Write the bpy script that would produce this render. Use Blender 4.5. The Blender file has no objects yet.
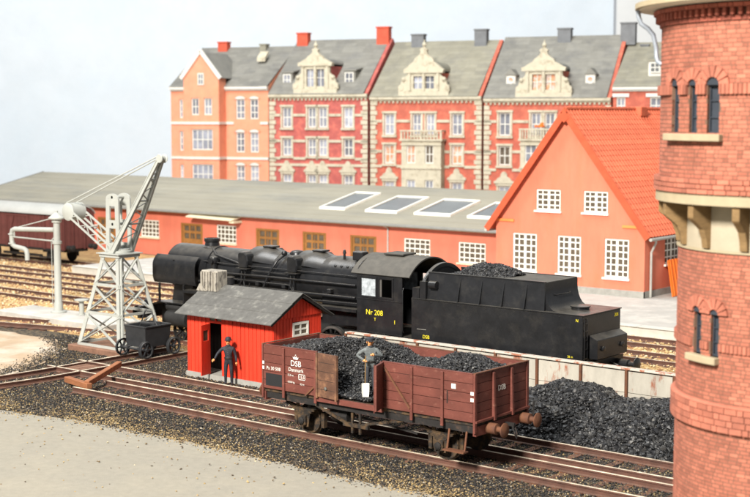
import bpy, bmesh, math, random
import numpy as np
from mathutils import Vector, Matrix
random.seed(7); rng = np.random.default_rng(11)
S = bpy.context.scene; COL = S.collection
PI = math.pi
# ------------------------------------------------------------------ camera
TH = math.radians(39.0); HOR = 115.0; CX, CY = 375.0, 248.5
_fp = 1703*math.tan(TH); FPX = math.sqrt(_fp**2-(CY-HOR)**2); PITCH = math.atan((CY-HOR)/FPX); HC = 9.3
F0 = Vector((-math.sin(TH), math.cos(TH), 0)); RT = Vector((math.cos(TH), math.sin(TH), 0))
FW = F0*math.cos(PITCH)+Vector((0, 0, -math.sin(PITCH))); UP = RT.cross(FW)
CAM = Vector((0, 0, HC))
cd = bpy.data.cameras.new('camera'); cam = bpy.data.objects.new('camera', cd); COL.objects.link(cam)
mw = Matrix((RT, UP, -FW)).transposed().to_4x4(); mw.translation = CAM
cam.matrix_world = mw
cd.sensor_width = 36; cd.sensor_fit = 'HORIZONTAL'; cd.lens = 36*FPX/750; cd.clip_start = .5; cd.clip_end = 1000
cd.dof.use_dof = True; cd.dof.focus_distance = 42.0; cd.dof.aperture_fstop = .62
S.camera = cam
# ------------------------------------------------------------------ room light
W = bpy.data.worlds.new('World'); S.world = W; W.use_nodes = True
W.node_tree.nodes['Background'].inputs[0].default_value = (.93, .96, 1.0, 1)
W.node_tree.nodes['Background'].inputs[1].default_value = .34
def lamp(name, loc, target, size, power, col):
    l = bpy.data.lights.new(name, 'AREA'); l.shape = 'SQUARE'; l.size = size; l.energy = power; l.color = col
    o = bpy.data.objects.new(name, l); COL.objects.link(o); o.location = loc
    o.rotation_euler = (Vector(target)-Vector(loc)).to_track_quat('-Z', 'Y').to_euler()
    return o
lamp('unseen_lamp', (-12, -42, 54), (-32, 40, 2), 14, 190000, (1, .955, .88))
lamp('unseen_lamp', (-62, 40, 72), (-66, 110, 8), 40, 66000, (.97, .99, 1))  # added lamp that brightens the apartments and the backdrop
S.view_settings.view_transform = 'Standard'; S.view_settings.look = 'None'
S.view_settings.exposure = 0.35; S.view_settings.gamma = 1; S.view_settings.use_curve_mapping = False
S.render.engine = 'CYCLES'
# ------------------------------------------------------------------ pixel helpers (a direction, then the plane it meets)
def ray(x, y): return FW*FPX+RT*(x-CX)-UP*(y-CY)
def atz(x, y, z=0): d = ray(x, y); return CAM+d*((z-HC)/d.z)
def atY(x, y, Y): d = ray(x, y); return CAM+d*(Y/d.y)
def atX(x, y, X): d = ray(x, y); return CAM+d*(X/d.x)
# ------------------------------------------------------------------ materials
MATS = {}
def mat(name, col, rough=.7, var=.12, scale=2.5, bump=.15, bscale=30, metal=0, col2=None, mix=(.55, .65), mscale=4, dust=None, dlim=(.55, .95), spec=.3, isl=0, orand=0, stretch=(1, 1, 1), emit=None):
    m = bpy.data.materials.new(name); m.use_nodes = True; nt = m.node_tree; N = nt.nodes; L = nt.links
    b = N['Principled BSDF']; b.inputs['Roughness'].default_value = rough; b.inputs['Metallic'].default_value = metal
    b.inputs['Specular IOR Level'].default_value = spec
    tc = N.new('ShaderNodeTexCoord'); mp = N.new('ShaderNodeMapping'); mp.inputs['Scale'].default_value = stretch
    L.new(tc.outputs['Object'], mp.inputs[0])
    def noise(sc, det=4):
        n = N.new('ShaderNodeTexNoise'); n.inputs['Scale'].default_value = sc; n.inputs['Detail'].default_value = det
        n.inputs['Roughness'].default_value = .65; L.new(mp.outputs[0], n.inputs['Vector']); return n
    def mrange(src, a, c, lo, hi):
        r = N.new('ShaderNodeMapRange'); r.inputs[1].default_value = a; r.inputs[2].default_value = c
        r.inputs[3].default_value = lo; r.inputs[4].default_value = hi; L.new(src, r.inputs[0]); return r.outputs[0]
    def mixc(fac, A, B):
        x = N.new('ShaderNodeMix'); x.data_type = 'RGBA'
        if hasattr(fac, 'links'): L.new(fac, x.inputs[0])
        else: x.inputs[0].default_value = fac
        for k, v in ((6, A), (7, B)):
            if hasattr(v, 'links'): L.new(v, x.inputs[k])
            else: x.inputs[k].default_value = (*v, 1)
        return x.outputs[2]
    c = col
    if col2 is not None:
        c = mixc(mrange(noise(mscale, 6).outputs[0], mix[0], mix[1], 0, 1), c, col2)
    n1 = noise(scale); f = mrange(n1.outputs[0], .3, .7, 1-var, 1+var)
    def mul(cc, ff):
        x = N.new('ShaderNodeVectorMath'); x.operation = 'SCALE'
        if hasattr(cc, 'links'): L.new(cc, x.inputs[0])
        else: x.inputs[0].default_value = cc
        L.new(ff, x.inputs['Scale']); return x.outputs[0]
    c = mul(c, f)
    if isl:
        g = N.new('ShaderNodeNewGeometry'); c = mul(c, mrange(g.outputs['Random Per Island'], 0, 1, 1-isl, 1+isl))
    if orand:
        g = N.new('ShaderNodeObjectInfo'); c = mul(c, mrange(g.outputs['Random'], 0, 1, 1-orand, 1+orand))
    if dust is not None:  # tints upward faces: dust on engine and cart, painted highlight on rails
        g = N.new('ShaderNodeNewGeometry'); s = N.new('ShaderNodeSeparateXYZ'); L.new(g.outputs['Normal'], s.inputs[0])
        a = mrange(s.outputs[2], dlim[0], dlim[1], 0, 1); mm = N.new('ShaderNodeMath'); mm.operation = 'MULTIPLY'
        L.new(a, mm.inputs[0]); L.new(mrange(noise(3, 5).outputs[0], .3, .65, .25, .95), mm.inputs[1])
        c = mixc(mm.outputs[0], c, dust)
    L.new(c, b.inputs['Base Color']) if hasattr(c, 'links') else None
    if bump:
        bp = N.new('ShaderNodeBump'); bp.inputs['Strength'].default_value = bump; bp.inputs['Distance'].default_value = .03
        L.new(noise(bscale, 5).outputs[0], bp.inputs['Height']); L.new(bp.outputs[0], b.inputs['Normal'])
    MATS[name] = m; return m
def ramp_mat(name, stops, rough=.9, bump=.3, bscale=25, spec=.2):
    """stones: each stone takes one of the colours of its heap"""
    m = bpy.data.materials.new(name); m.use_nodes = True; nt = m.node_tree; N = nt.nodes; L = nt.links
    b = N['Principled BSDF']; b.inputs['Roughness'].default_value = rough; b.inputs['Specular IOR Level'].default_value = spec
    g = N.new('ShaderNodeNewGeometry'); r = N.new('ShaderNodeValToRGB'); r.color_ramp.interpolation = 'CONSTANT'
    el = r.color_ramp.elements
    while len(el) > 1: el.remove(el[-1])
    el[0].position = 0; el[0].color = (*stops[0][1], 1)
    for p, c in stops[1:]:
        e = el.new(p); e.color = (*c, 1)
    L.new(g.outputs['Random Per Island'], r.inputs[0]); L.new(r.outputs[0], b.inputs['Base Color'])
    MATS[name] = m; return m
# ------------------------------------------------------------------ mesh builder
class MB:
    def __init__(s): s.v = []; s.f = []
    def add(s, vs, fs):
        o = len(s.v); s.v += [tuple(p) for p in vs]; s.f += [tuple(i+o for i in f) for f in fs]; return s
    def hexa(s, p): return s.add(p, [(0, 3, 2, 1), (4, 5, 6, 7), (0, 1, 5, 4), (1, 2, 6, 5), (2, 3, 7, 6), (3, 0, 4, 7)])
    def box(s, x0, x1, y0, y1, z0, z1):
        return s.hexa([(x0, y0, z0), (x1, y0, z0), (x1, y1, z0), (x0, y1, z0), (x0, y0, z1), (x1, y0, z1), (x1, y1, z1), (x0, y1, z1)])
    def beam(s, p0, p1, w, h=None, up=(0, 0, 1)):
        h = w if h is None else h; p0 = Vector(p0); p1 = Vector(p1); d = (p1-p0).normalized(); up = Vector(up)
        if abs(d.dot(up)) > .98: up = Vector((0, 1, 0)) if abs(d.y) < .9 else Vector((1, 0, 0))
        a = d.cross(up).normalized()*w/2; b = a.cross(d).normalized()*h/2
        return s.hexa([p0-a-b, p0+a-b, p0+a+b, p0-a+b, p1-a-b, p1+a-b, p1+a+b, p1-a+b])
    def lathe(s, c, ax, prof, n=16, caps=True):
        c = Vector(c); ax = Vector(ax).normalized(); t = Vector((0, 0, 1)) if abs(ax.z) < .9 else Vector((1, 0, 0))
        a = ax.cross(t).normalized(); b = ax.cross(a)
        vs = []; fs = []; k = len(prof)
        for (r, h) in prof:
            for i in range(n):
                q = 2*PI*i/n; vs.append(c+ax*h+(a*math.cos(q)+b*math.sin(q))*r)
        for j in range(k-1):
            for i in range(n):
                i2 = (i+1) % n; fs.append((j*n+i, j*n+i2, (j+1)*n+i2, (j+1)*n+i))
        if caps: fs.append(tuple(range(n))[::-1]); fs.append(tuple((k-1)*n+i for i in range(n)))
        return s.add(vs, fs)
    def cyl(s, p0, p1, r0, r1=None, n=12):
        r1 = r0 if r1 is None else r1; d = Vector(p1)-Vector(p0)
        return s.lathe(p0, d, [(r0, 0), (r1, d.length)], n)
    def tube(s, pts, r, n=8):
        pts = [Vector(p) for p in pts]; vs = []; fs = []; prev = None
        for i, p in enumerate(pts):
            d = (pts[min(i+1, len(pts)-1)]-pts[max(i-1, 0)]).normalized()
            if prev is None:
                t = Vector((0, 0, 1)) if abs(d.z) < .9 else Vector((1, 0, 0)); a = d.cross(t).normalized()
            else:
                a = (prev-d*prev.dot(d)).normalized()
            prev = a; b = d.cross(a); rr = r[i] if isinstance(r, (list, tuple)) else r
            for k in range(n):
                q = 2*PI*k/n; vs.append(p+(a*math.cos(q)+b*math.sin(q))*rr)
        for j in range(len(pts)-1):
            for k in range(n):
                k2 = (k+1) % n; fs.append((j*n+k, j*n+k2, (j+1)*n+k2, (j+1)*n+k))
        fs.append(tuple(range(n))[::-1]); fs.append(tuple((len(pts)-1)*n+k for k in range(n)))
        return s.add(vs, fs)
    def prism(s, poly, a0, a1, axis='y'):
        """poly in the plane across the axis: y -> (x,z), x -> (y,z), z -> (x,y)"""
        mk = {'y': lambda p, a: (p[0], a, p[1]), 'x': lambda p, a: (a, p[0], p[1]), 'z': lambda p, a: (p[0], p[1], a)}[axis]
        n = len(poly); vs = [mk(p, a0) for p in poly]+[mk(p, a1) for p in poly]
        fs = [tuple(range(n)), tuple(range(n, 2*n))[::-1]]+[(i, i+n, (i+1) % n+n, (i+1) % n) for i in range(n)]
        return s.add(vs, fs)
    def sphere(s, c, r, n=10, sc=(1, 1, 1)):
        c = Vector(c); vs = [c+Vector((0, 0, -r*sc[2]))]; fs = []; m = n//2
        for j in range(1, m):
            q = -PI/2+PI*j/m
            for i in range(n):
                a = 2*PI*i/n; vs.append(c+Vector((r*sc[0]*math.cos(q)*math.cos(a), r*sc[1]*math.cos(q)*math.sin(a), r*sc[2]*math.sin(q))))
        vs.append(c+Vector((0, 0, r*sc[2]))); top = len(vs)-1
        for i in range(n):
            fs.append((0, 1+(i+1) % n, 1+i)); fs.append((top, 1+(m-2)*n+i, 1+(m-2)*n+(i+1) % n))
            for j in range(m-2): fs.append((1+j*n+i, 1+j*n+(i+1) % n, 1+(j+1)*n+(i+1) % n, 1+(j+1)*n+i))
        return s.add(vs, fs)
    def wall(s, P, u0, u1, z0, z1, holes, t, nu=0):
        us = {u0, u1}; zs = {z0, z1}
        for h in holes: us |= {h[0], h[1]}; zs |= {h[2], h[3]}
        if nu: us |= {u0+(u1-u0)*i/nu for i in range(nu)}
        us = sorted(us); zs = sorted(zs)
        inh = lambda u, z: any(h[0] < u < h[1] and h[2] < z < h[3] for h in holes)
        q = lambda a: s.add(a, [(0, 1, 2, 3)])
        for i in range(len(us)-1):
            for j in range(len(zs)-1):
                a, b, c, d = us[i], us[i+1], zs[j], zs[j+1]
                if inh((a+b)/2, (c+d)/2): continue
                q([P(a, c, 0), P(b, c, 0), P(b, d, 0), P(a, d, 0)]); q([P(a, d, t), P(b, d, t), P(b, c, t), P(a, c, t)])
        for (a, b, c, d) in list(holes)+[(u0, u1, z0, z1)]:
            ss = [a]+[u for u in us if a < u < b]+[b]
            for x0, x1 in zip(ss, ss[1:]):
                q([P(x0, c, 0), P(x1, c, 0), P(x1, c, t), P(x0, c, t)]); q([P(x0, d, t), P(x1, d, t), P(x1, d, 0), P(x0, d, 0)])
            q([P(a, c, 0), P(a, c, t), P(a, d, t), P(a, d, 0)]); q([P(b, c, t), P(b, c, 0), P(b, d, 0), P(b, d, t)])
        return s
    def pbox(s, P, u0, u1, z0, z1, d0, d1):
        return s.hexa([P(u0, z0, d0), P(u1, z0, d0), P(u1, z0, d1), P(u0, z0, d1), P(u0, z1, d0), P(u1, z1, d0), P(u1, z1, d1), P(u0, z1, d1)])
    def mesh(s, name, origin=(0, 0, 0), smooth=None, recalc=True):
        me = bpy.data.meshes.new(name); o = Vector(origin)
        me.from_pydata([(p[0]-o.x, p[1]-o.y, p[2]-o.z) for p in s.v], [], s.f)
        if recalc:
            bm = bmesh.new(); bm.from_mesh(me)
            bmesh.ops.remove_doubles(bm, verts=bm.verts, dist=1e-5); bmesh.ops.recalc_face_normals(bm, faces=bm.faces); bm.to_mesh(me); bm.free()
        if smooth:
            me.polygons.foreach_set('use_smooth', [True]*len(me.polygons)); me.set_sharp_from_angle(angle=math.radians(smooth))
        me.update(); return me
    def build(s, name, material, parent=None, smooth=None, bevel=0, local=False):
        org = (0, 0, 0) if local else ORG.get(parent.name if parent else None, (0, 0, 0))
        me = s.mesh(name, org, smooth); return link(name, me, material, parent, bevel, org)
ORG = {}
def link(name, me, material, parent=None, bevel=0, org=(0, 0, 0)):
    o = bpy.data.objects.new(name, me); COL.objects.link(o); o.parent = parent
    if not me.materials: me.materials.append(MATS[material])
    if bevel:
        b = o.modifiers.new('bevel', 'BEVEL'); b.width = bevel; b.segments = 1; b.limit_method = 'ANGLE'; b.angle_limit = math.radians(40)
    ORG[o.name] = org
    return o
def thing(name, label, cat, loc=(0, 0, 0), rz=0, group=None):
    o = bpy.data.objects.new(name, None); COL.objects.link(o); o.location = loc; o.rotation_euler = (0, 0, rz)
    o.empty_display_size = .3; ORG[o.name] = tuple(loc); tag(o, label, cat, group); return o
def tag(o, label=None, cat=None, group=None, kind=None):
    if label: o['label'] = label
    if cat: o['category'] = cat
    if group: o['group'] = group
    if kind: o['kind'] = kind
    return o
def struct(name, m, material, smooth=None):
    return tag(m.build(name, material, None, smooth), kind='structure')
def arr_mesh(name, V, T, quads=False):
    me = bpy.data.meshes.new(name); k = T.shape[1]
    me.vertices.add(len(V)); me.vertices.foreach_set('co', np.asarray(V, np.float32).ravel())
    me.loops.add(T.size); me.loops.foreach_set('vertex_index', T.astype(np.int32).ravel())
    me.polygons.add(len(T)); me.polygons.foreach_set('loop_start', np.arange(0, T.size, k, dtype=np.int32))
    me.polygons.foreach_set('loop_total', np.full(len(T), k, np.int32)); me.update(calc_edges=True)
    me.polygons.foreach_set('use_smooth', np.zeros(len(T), bool)); me.update(); return me
_OV = np.array([(1, 0, 0), (-1, 0, 0), (0, 1, 0), (0, -1, 0), (0, 0, 1), (0, 0, -1)], float)
_OT = np.array([(0, 2, 4), (2, 1, 4), (1, 3, 4), (3, 0, 4), (2, 0, 5), (1, 2, 5), (3, 1, 5), (0, 3, 5)])
_t = (1+5**.5)/2
_IV = np.array([(-1, _t, 0), (1, _t, 0), (-1, -_t, 0), (1, -_t, 0), (0, -1, _t), (0, 1, _t), (0, -1, -_t), (0, 1, -_t), (_t, 0, -1), (_t, 0, 1), (-_t, 0, -1), (-_t, 0, 1)])/1.9
_IT = np.array([(0, 11, 5), (0, 5, 1), (0, 1, 7), (0, 7, 10), (0, 10, 11), (1, 5, 9), (5, 11, 4), (11, 10, 2), (10, 7, 6), (7, 1, 8), (3, 9, 4), (3, 4, 2), (3, 2, 6), (3, 6, 8), (3, 8, 9), (4, 9, 5), (2, 4, 11), (6, 2, 10), (8, 6, 7), (9, 8, 1)])
def lumps(P, size, ico=False, jit=.3, flat=.75):
    """random angular stones at the points P"""
    V0, T0 = (_IV, _IT) if ico else (_OV, _OT); n = len(P); k = len(V0)
    V = np.repeat(V0[None], n, 0)*(1+rng.uniform(-jit, jit, (n, k, 1)))
    V *= rng.uniform(.7, 1.3, (n, 1, 3))*np.array([1, 1, flat])
    q = rng.uniform(0, 2*PI, n); t = rng.uniform(-.5, .5, n); c, s_ = np.cos(q), np.sin(q)
    x = V[..., 0]*c[:, None]-V[..., 1]*s_[:, None]; y = V[..., 0]*s_[:, None]+V[..., 1]*c[:, None]; z = V[..., 2]+x*t[:, None]*.6
    V = np.stack([x, y, z], -1)*np.asarray(size).reshape(-1, 1, 1)+np.asarray(P)[:, None, :]
    T = (T0[None]+(np.arange(n)*k)[:, None, None]).reshape(-1, 3)
    return V.reshape(-1, 3), T
def text(parent, body, size, pos, face, material, name='lettering', rz=None, extr=.002):
    """flat lettering; face '-y' reads along +x, '+x' reads along +y"""
    cu = bpy.data.curves.new(name, 'FONT'); cu.body = body; cu.size = size; cu.extrude = extr; cu.align_x = 'CENTER'; cu.align_y = 'CENTER'
    cu.resolution_u = 3
    o = bpy.data.objects.new(name, cu); COL.objects.link(o)
    me = bpy.data.meshes.new_from_object(o.evaluated_get(bpy.context.evaluated_depsgraph_get())); bpy.data.objects.remove(o)
    R = Matrix.Rotation(PI/2, 4, 'X')
    if face == '+x': R = Matrix.Rotation(PI/2, 4, 'Z') @ R
    if face == '-x': R = Matrix.Rotation(-PI/2, 4, 'Z') @ R
    org = Vector(ORG.get(parent.name, (0, 0, 0)))
    me.transform(Matrix.Translation(Vector(pos)-org) @ R)
    me.materials.clear(); me.materials.append(MATS[material])
    o = bpy.data.objects.new(name, me); COL.objects.link(o); o.parent = parent; ORG[o.name] = tuple(org); return o
YW = lambda Y: (lambda u, z, d: (u, Y+d, z))          # wall facing the front at depth Y
XW = lambda X: (lambda u, z, d: (X-d, u, z))          # wall facing right at X
def window(parent, P, u0, u1, z0, z1, nx, nz, fm, gm, d0=.06, fw=.07, mw=.035, sill=None, local=False, mull=False):
    m = MB(); e = .004
    m.pbox(P, u0+e, u0+fw, z0+e, z1-e, d0, d0+.07); m.pbox(P, u1-fw, u1-e, z0+e, z1-e, d0, d0+.07)
    m.pbox(P, u0+fw, u1-fw, z0+e, z0+fw, d0, d0+.07); m.pbox(P, u0+fw, u1-fw, z1-fw, z1-e, d0, d0+.07)
    for i in range(1, nx):
        u = u0+(u1-u0)*i/nx; w = mw*(2.2 if mull and i*2 == nx else 1)
        m.pbox(P, u-w/2, u+w/2, z0+fw, z1-fw, d0+.008, d0+.06)
    for j in range(1, nz):
        z = z0+(z1-z0)*j/nz; m.pbox(P, u0+fw, u1-fw, z-mw/2, z+mw/2, d0+.012, d0+.055)
    w = m.build('window', fm, parent, local=local)
    MB().pbox(P, u0+fw*.5, u1-fw*.5, z0+fw*.5, z1-fw*.5, d0+.03, d0+.036).build('pane', gm, w, local=local)
    if sill: MB().pbox(P, u0-.08, u1+.08, z0-.1, z0-.002, -.1, d0+.06).build('sill', sill, w, local=local)
    return w
# ------------------------------------------------------------------ material list
mat('plaster_wall', (.685, .74, .785), .9, .03, .3, 1.0, 1.1, col2=(.63, .71, .775), mix=(.4, .75), mscale=.09)
mat('white_wall', (.72, .73, .72), .9, .03, .4, .1, 6)
mat('earth', (.15, .11, .065), .95, .35, 6, .8, 40, col2=(.035, .031, .027), mix=(.40, .55), mscale=5)
mat('sand_bed', (.42, .275, .12), .95, .25, 3, .7, 20, col2=(.22, .11, .055), mix=(.5, .68), mscale=1.6)
mat('pavement', (.235, .217, .177), .9, .07, 5, .45, 40, col2=(.262, .238, .188), mix=(.42, .75), mscale=.5)
mat('yard', (.36, .265, .175), .92, .12, 1.2, .3, 18, col2=(.46, .39, .31), mix=(.46, .64), mscale=.45)
mat('platform', (.40, .38, .345), .9, .10, 1, .2, 14, col2=(.50, .47, .42), mix=(.5, .7), mscale=.5)
mat('platform_edge', (.50, .48, .43), .85, .1, 2, .2, 16)
mat('rail', (.092, .038, .024), .7, .25, 3, .2, 30, col2=(.06, .027, .019), mix=(.45, .7), mscale=1.2, dust=(.78, .67, .50), dlim=(.93, .99), spec=.5)  # cream rail tops are a highlight painted onto the upward faces
mat('sleeper', (.10, .05, .032), .95, .3, 3, .5, 18, orand=.3)
mat('wood_new', (.24, .095, .042), .7, .15, 6, .3, 30, stretch=(.3, 1, 1))
mat('board', (.16, .085, .055), .9, .2, 4, .3, 20, orand=.2)
mat('red_wagon', (.120, .036, .026), .6, .2, 1.8, .25, 28, col2=(.20, .085, .06), mix=(.58, .74), mscale=5, orand=.10, stretch=(1, 1, 1.6))
mat('rust', (.135, .055, .027), .8, .28, 4, .35, 30, col2=(.065, .028, .018), mix=(.45, .65), mscale=4)
mat('door_brown', (.095, .046, .028), .75, .25, 3, .3, 25, col2=(.17, .085, .045), mix=(.5, .7), mscale=3)
mat('under_dark', (.016, .014, .013), .8, .3, 4, .25, 25, col2=(.05, .03, .02), mix=(.55, .75), mscale=4)
mat('under_rust', (.075, .045, .022), .8, .3, 4, .3, 25, col2=(.02, .016, .013), mix=(.42, .58), mscale=5)
mat('black_board', (.014, .014, .015), .7, .1)
mat('white_paint', (.66, .64, .58), .6, .12, 9, .05)
mat('red_paint', (.5, .04, .03), .6, .1)
mat('yellow_paint', (.72, .60, .03), .6, .1, 9, .05)
ramp_mat('coal', [(0, (.007, .007, .008)), (.35, (.012, .012, .0125)), (.66, (.02, .0195, .019)), (.86, (.034, .032, .03)), (.95, (.06, .057, .053)), (.985, (.12, .115, .105))], rough=.5, spec=.45)
ramp_mat('grit_dark', [(0, (.018, .018, .019)), (.45, (.035, .032, .03)), (.66, (.075, .063, .05)), (.80, (.17, .125, .065)), (.90, (.09, .06, .04)), (.97, (.28, .25, .2))])
ramp_mat('grit_tan', [(0, (.27, .19, .085)), (.3, (.36, .26, .12)), (.5, (.16, .11, .06)), (.7, (.30, .22, .12)), (.82, (.08, .06, .042)), (.95, (.42, .36, .24))])
ramp_mat('grit_sand', [(0, (.50, .35, .17)), (.35, (.58, .44, .24)), (.6, (.38, .22, .11)), (.8, (.27, .13, .07)), (.92, (.64, .53, .36))])
mat('hut_red', (.66, .042, .018), .6, .12, 3, .25, 26, orand=.09, stretch=(3, 3, .4))
mat('felt', (.10, .097, .09), .93, .22, 3, .5, 30, col2=(.17, .165, .145), mix=(.55, .72), mscale=3, orand=.07)
mat('concrete', (.33, .30, .25), .9, .3, 5, .5, 18, col2=(.09, .08, .07), mix=(.50, .62), mscale=5, stretch=(1.6, 1.6, .5))
mat('foundation', (.30, .29, .26), .9, .15, 3, .3, 20)
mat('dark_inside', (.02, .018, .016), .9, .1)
mat('crane_grey', (.355, .362, .33), .55, .08, 2, .08, 20)
mat('cart_black', (.025, .026, .028), .5, .2, 3, .1, 20, dust=(.09, .085, .08))
mat('loco_black', (.0115, .0118, .013), .31, .3, 1.6, .05, 26, col2=(.022, .021, .02), mix=(.5, .72), mscale=2.2, dust=(.10, .09, .075), dlim=(.55, 1.0), spec=.35)
mat('loco_roof', (.05, .047, .042), .7, .15, 2, .08, 22, dust=(.10, .092, .078), dlim=(.3, .95))
mat('loco_under', (.017, .0165, .016), .7, .3, 3, .1, 20)
mat('steel', (.28, .27, .25), .35, .15, 4, .05, metal=.8)
mat('glass_glare', (.34, .37, .39), .2, .5, 4, 0)  # greyish-white reflection painted into the cab pane colour
mat('glass_dark', (.11, .085, .06), .25, .3, 4, 0, spec=.5)
mat('glass_sky', (.085, .09, .09), .25, .2, 1.5, .0, spec=.6)
mat('wall_panel', (.35, .325, .275), .88, .14, 2, .3, 16, col2=(.24, .085, .045), mix=(.56, .66), mscale=2.4, stretch=(1, 1, .35), orand=.07)
mat('wall_panel_top', (.44, .40, .34), .85, .12, 3, .2, 16, col2=(.27, .10, .055), mix=(.52, .6), mscale=3)
mat('shed_wall', (.61, .168, .104), .85, .09, 1.4, .3, 22, col2=(.56, .15, .095), mix=(.5, .75), mscale=.9, stretch=(1, 1, .35))
mat('shed_roof', (.255, .238, .188), .93, .10, .5, .25, 12, col2=(.20, .195, .168), mix=(.48, .7), mscale=.35, stretch=(.4, 1, 1), orand=.05)
mat('gutter', (.22, .22, .205), .6, .1, 3, .1)
mat('white_frame', (.80, .78, .70), .6, .06, 4, .05)
mat('cream', (.62, .55, .38), .8, .1, 3, .15)
mat('oak', (.28, .125, .033), .65, .15, 4, .2, 24, orand=.08)
mat('house_wall', (.66, .188, .112), .85, .08, 1.4, .3, 24, col2=(.64, .17, .09), mix=(.5, .75), mscale=.9, stretch=(1, 1, .4))
mat('roof_tile', (.54, .12, .058), .75, .14, 2, .15, 20, isl=.1)
mat('roof_trim', (.46, .085, .035), .7, .12, 2, .1)
mat('orange_trim', (.80, .25, .07), .75, .06)
mat('orange_paint', (.82, .17, .02), .55, .08, 1)
mat('zinc', (.42, .41, .37), .5, .12, 2, .1)
mat('apt_orange', (.74, .295, .18), .85, .09, 1.4, .2, 14, col2=(.74, .30, .17), mix=(.5, .7), mscale=1.2)
mat('apt_red', (.41, .105, .090), .85, .14, 1.6, .25, 12, col2=(.58, .16, .11), mix=(.5, .7), mscale=1.6)
mat('apt_red2', (.45, .118, .078), .85, .14, 1.6, .25, 12, col2=(.62, .17, .10), mix=(.5, .7), mscale=1.6)
mat('apt_stone', (.50, .455, .345), .85, .10, 2, .25, 12, col2=(.33, .285, .20), mix=(.52, .70), mscale=2.2)
mat('apt_white', (.64, .62, .56), .7, .06, 2, .1)
mat('slate', (.215, .208, .182), .85, .10, .8, .2, 12, col2=(.165, .162, .15), mix=(.48, .7), mscale=.7, isl=.10)
mat('slate_brown', (.255, .240, .185), .85, .10, .8, .2, 12, col2=(.21, .20, .165), mix=(.48, .7), mscale=.7, isl=.10)
mat('chimney_red', (.52, .09, .05), .85, .15, 2, .2)
mat('chimney_grey', (.16, .165, .17), .85, .15, 2, .2)
mat('curtain', (.26, .27, .31), .3, .35, 1.4, 0, orand=.45)
mat('orange_pane', (.60, .27, .14), .4, .25, 3, 0, col2=(.48, .44, .40), mix=(.45, .58), mscale=2.4)  # orange pane with pale grey patches
mat('brick', (.335, .113, .071), .9, .14, 4, .15, 40, isl=.2, orand=.2, col2=(.27, .095, .062), mix=(.5, .72), mscale=1.1)
mat('brick_dark', (.30, .085, .055), .85, .2, 3, .3, 26, isl=.2)
mat('mortar', (.13, .075, .05), .95, .15, 3, .3, 24)
mat('tower_stone', (.31, .255, .165), .85, .10, 3, .2, 20)
mat('tower_cream', (.32, .275, .20), .88, .1, 1.5, .15, 18)
mat('timber', (.18, .112, .048), .85, .2, 4, .3, 20, stretch=(1, 1, 3))
mat('iron_blue', (.028, .034, .044), .6, .2, 3, .1)
mat('tower_roof', (.56, .52, .42), .8, .1, 1, .2, 14)
mat('lead', (.26, .29, .33), .4, .15, 3, .1, metal=.3)
mat('freight_red', (.11, .034, .029), .65, .15, 2, .2, 20, orand=.08)
mat('freight_roof', (.33, .33, .31), .85, .08, 1, .15, 14)
mat('cloth_grey', (.105, .115, .115), .8, .35, 9, .6, 14); mat('cloth_dark', (.028, .030, .036), .8, .15, 8, .1)
mat('cloth_navy', (.018, .020, .026), .6, .4, 9, .6, 14); mat('skin', (.62, .27, .10), .6, .05, 8, 0)
mat('boot', (.02, .018, .016), .5, .1)
# ------------------------------------------------------------------ ground, pavements, backdrop
def sheet(name, poly, z, material, thick=.3, sub=None):
    return struct(name, MB().prism(poly, z-thick, z, 'z'), material)
GZ = -.2
sheet('ground', [(-260, -60), (160, -60), (160, 260), (-260, 260)], GZ, 'earth', .4)
# sandy track bed behind the retaining wall and the yard
sheet('track_bed', [(-140, 37.6), (30, 37.6), (30, 62.5), (-140, 62.5)], GZ+.03, 'sand_bed', .2)
edge = [(-60, 25.2), (-45, 25.5), (-38, 25.8), (-35, 26.4), (-32.6, 26.85), (-28, 26.95), (-24, 26.8), (-20, 26.85), (-15, 26.9), (20, 26.9)]
edge2 = []
for (a, b) in zip(edge, edge[1:]):
    n = max(2, int((b[0]-a[0])/.35))
    for i in range(n): t = i/n; edge2.append((a[0]+(b[0]-a[0])*t, a[1]+(b[1]-a[1])*t+random.uniform(-.07, .07)))
sheet('pavement', edge2+[(20, 26.9), (20, -40), (-60, -40)], GZ+.07, 'pavement', .2)
yedge = [(-41.6, 29.6), (-41.9, 31), (-42.6, 32.4), (-43.6, 33.8), (-44.4, 34.8), (-46.6, 36.0), (-49.5, 36.1), (-56, 35.9), (-75, 35.8)]
ye = []
for (a, b) in zip(yedge, yedge[1:]):
    for i in range(6): t = i/6; ye.append((a[0]+(b[0]-a[0])*t+random.uniform(-.12, .12), a[1]+(b[1]-a[1])*t+random.uniform(-.1, .1)))
sheet('yard_path', ye+[(-75, 35.8), (-75, 27.5), (-44, 27.5)], GZ+.06, 'yard', .2)
# platform before the goods shed
sheet('platform', [(-66, 52.75), (20, 52.75), (20, 66), (-66, 66)], .22, 'platform', .5)
m = MB()
x = -66.0
pk = tag(MB().box(-66.05, 20, 52.5, 52.746, -.25, .20).build('platform_wall', 'platform_edge'), kind='structure')
for i in range(44):
    MB().box(-66+i*1.9, -66+i*1.9+1.88, 52.42, 53.05, .224, .25).build('kerb_stone', 'platform_edge', pk)
# white backdrop behind the layout: a plastered wall and a paler panel beside it
def facing(dist, u0, u1): return [F0*dist+RT*u0, F0*dist+RT*u1]
a, b = facing(160, -110, 27.5); c, d = facing(158.5, 27.6, 120)
def vwall(name, a, b, z1, material):
    n = F0*.6; return struct(name, MB().prism([(a.x, a.y), (b.x, b.y), (b.x+n.x, b.y+n.y), (a.x+n.x, a.y+n.y)], GZ-.2, z1, 'z'), material)
vwall('backdrop_wall', a, b, 70, 'plaster_wall'); vwall('room_wall', c, d, 74, 'white_wall')
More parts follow.
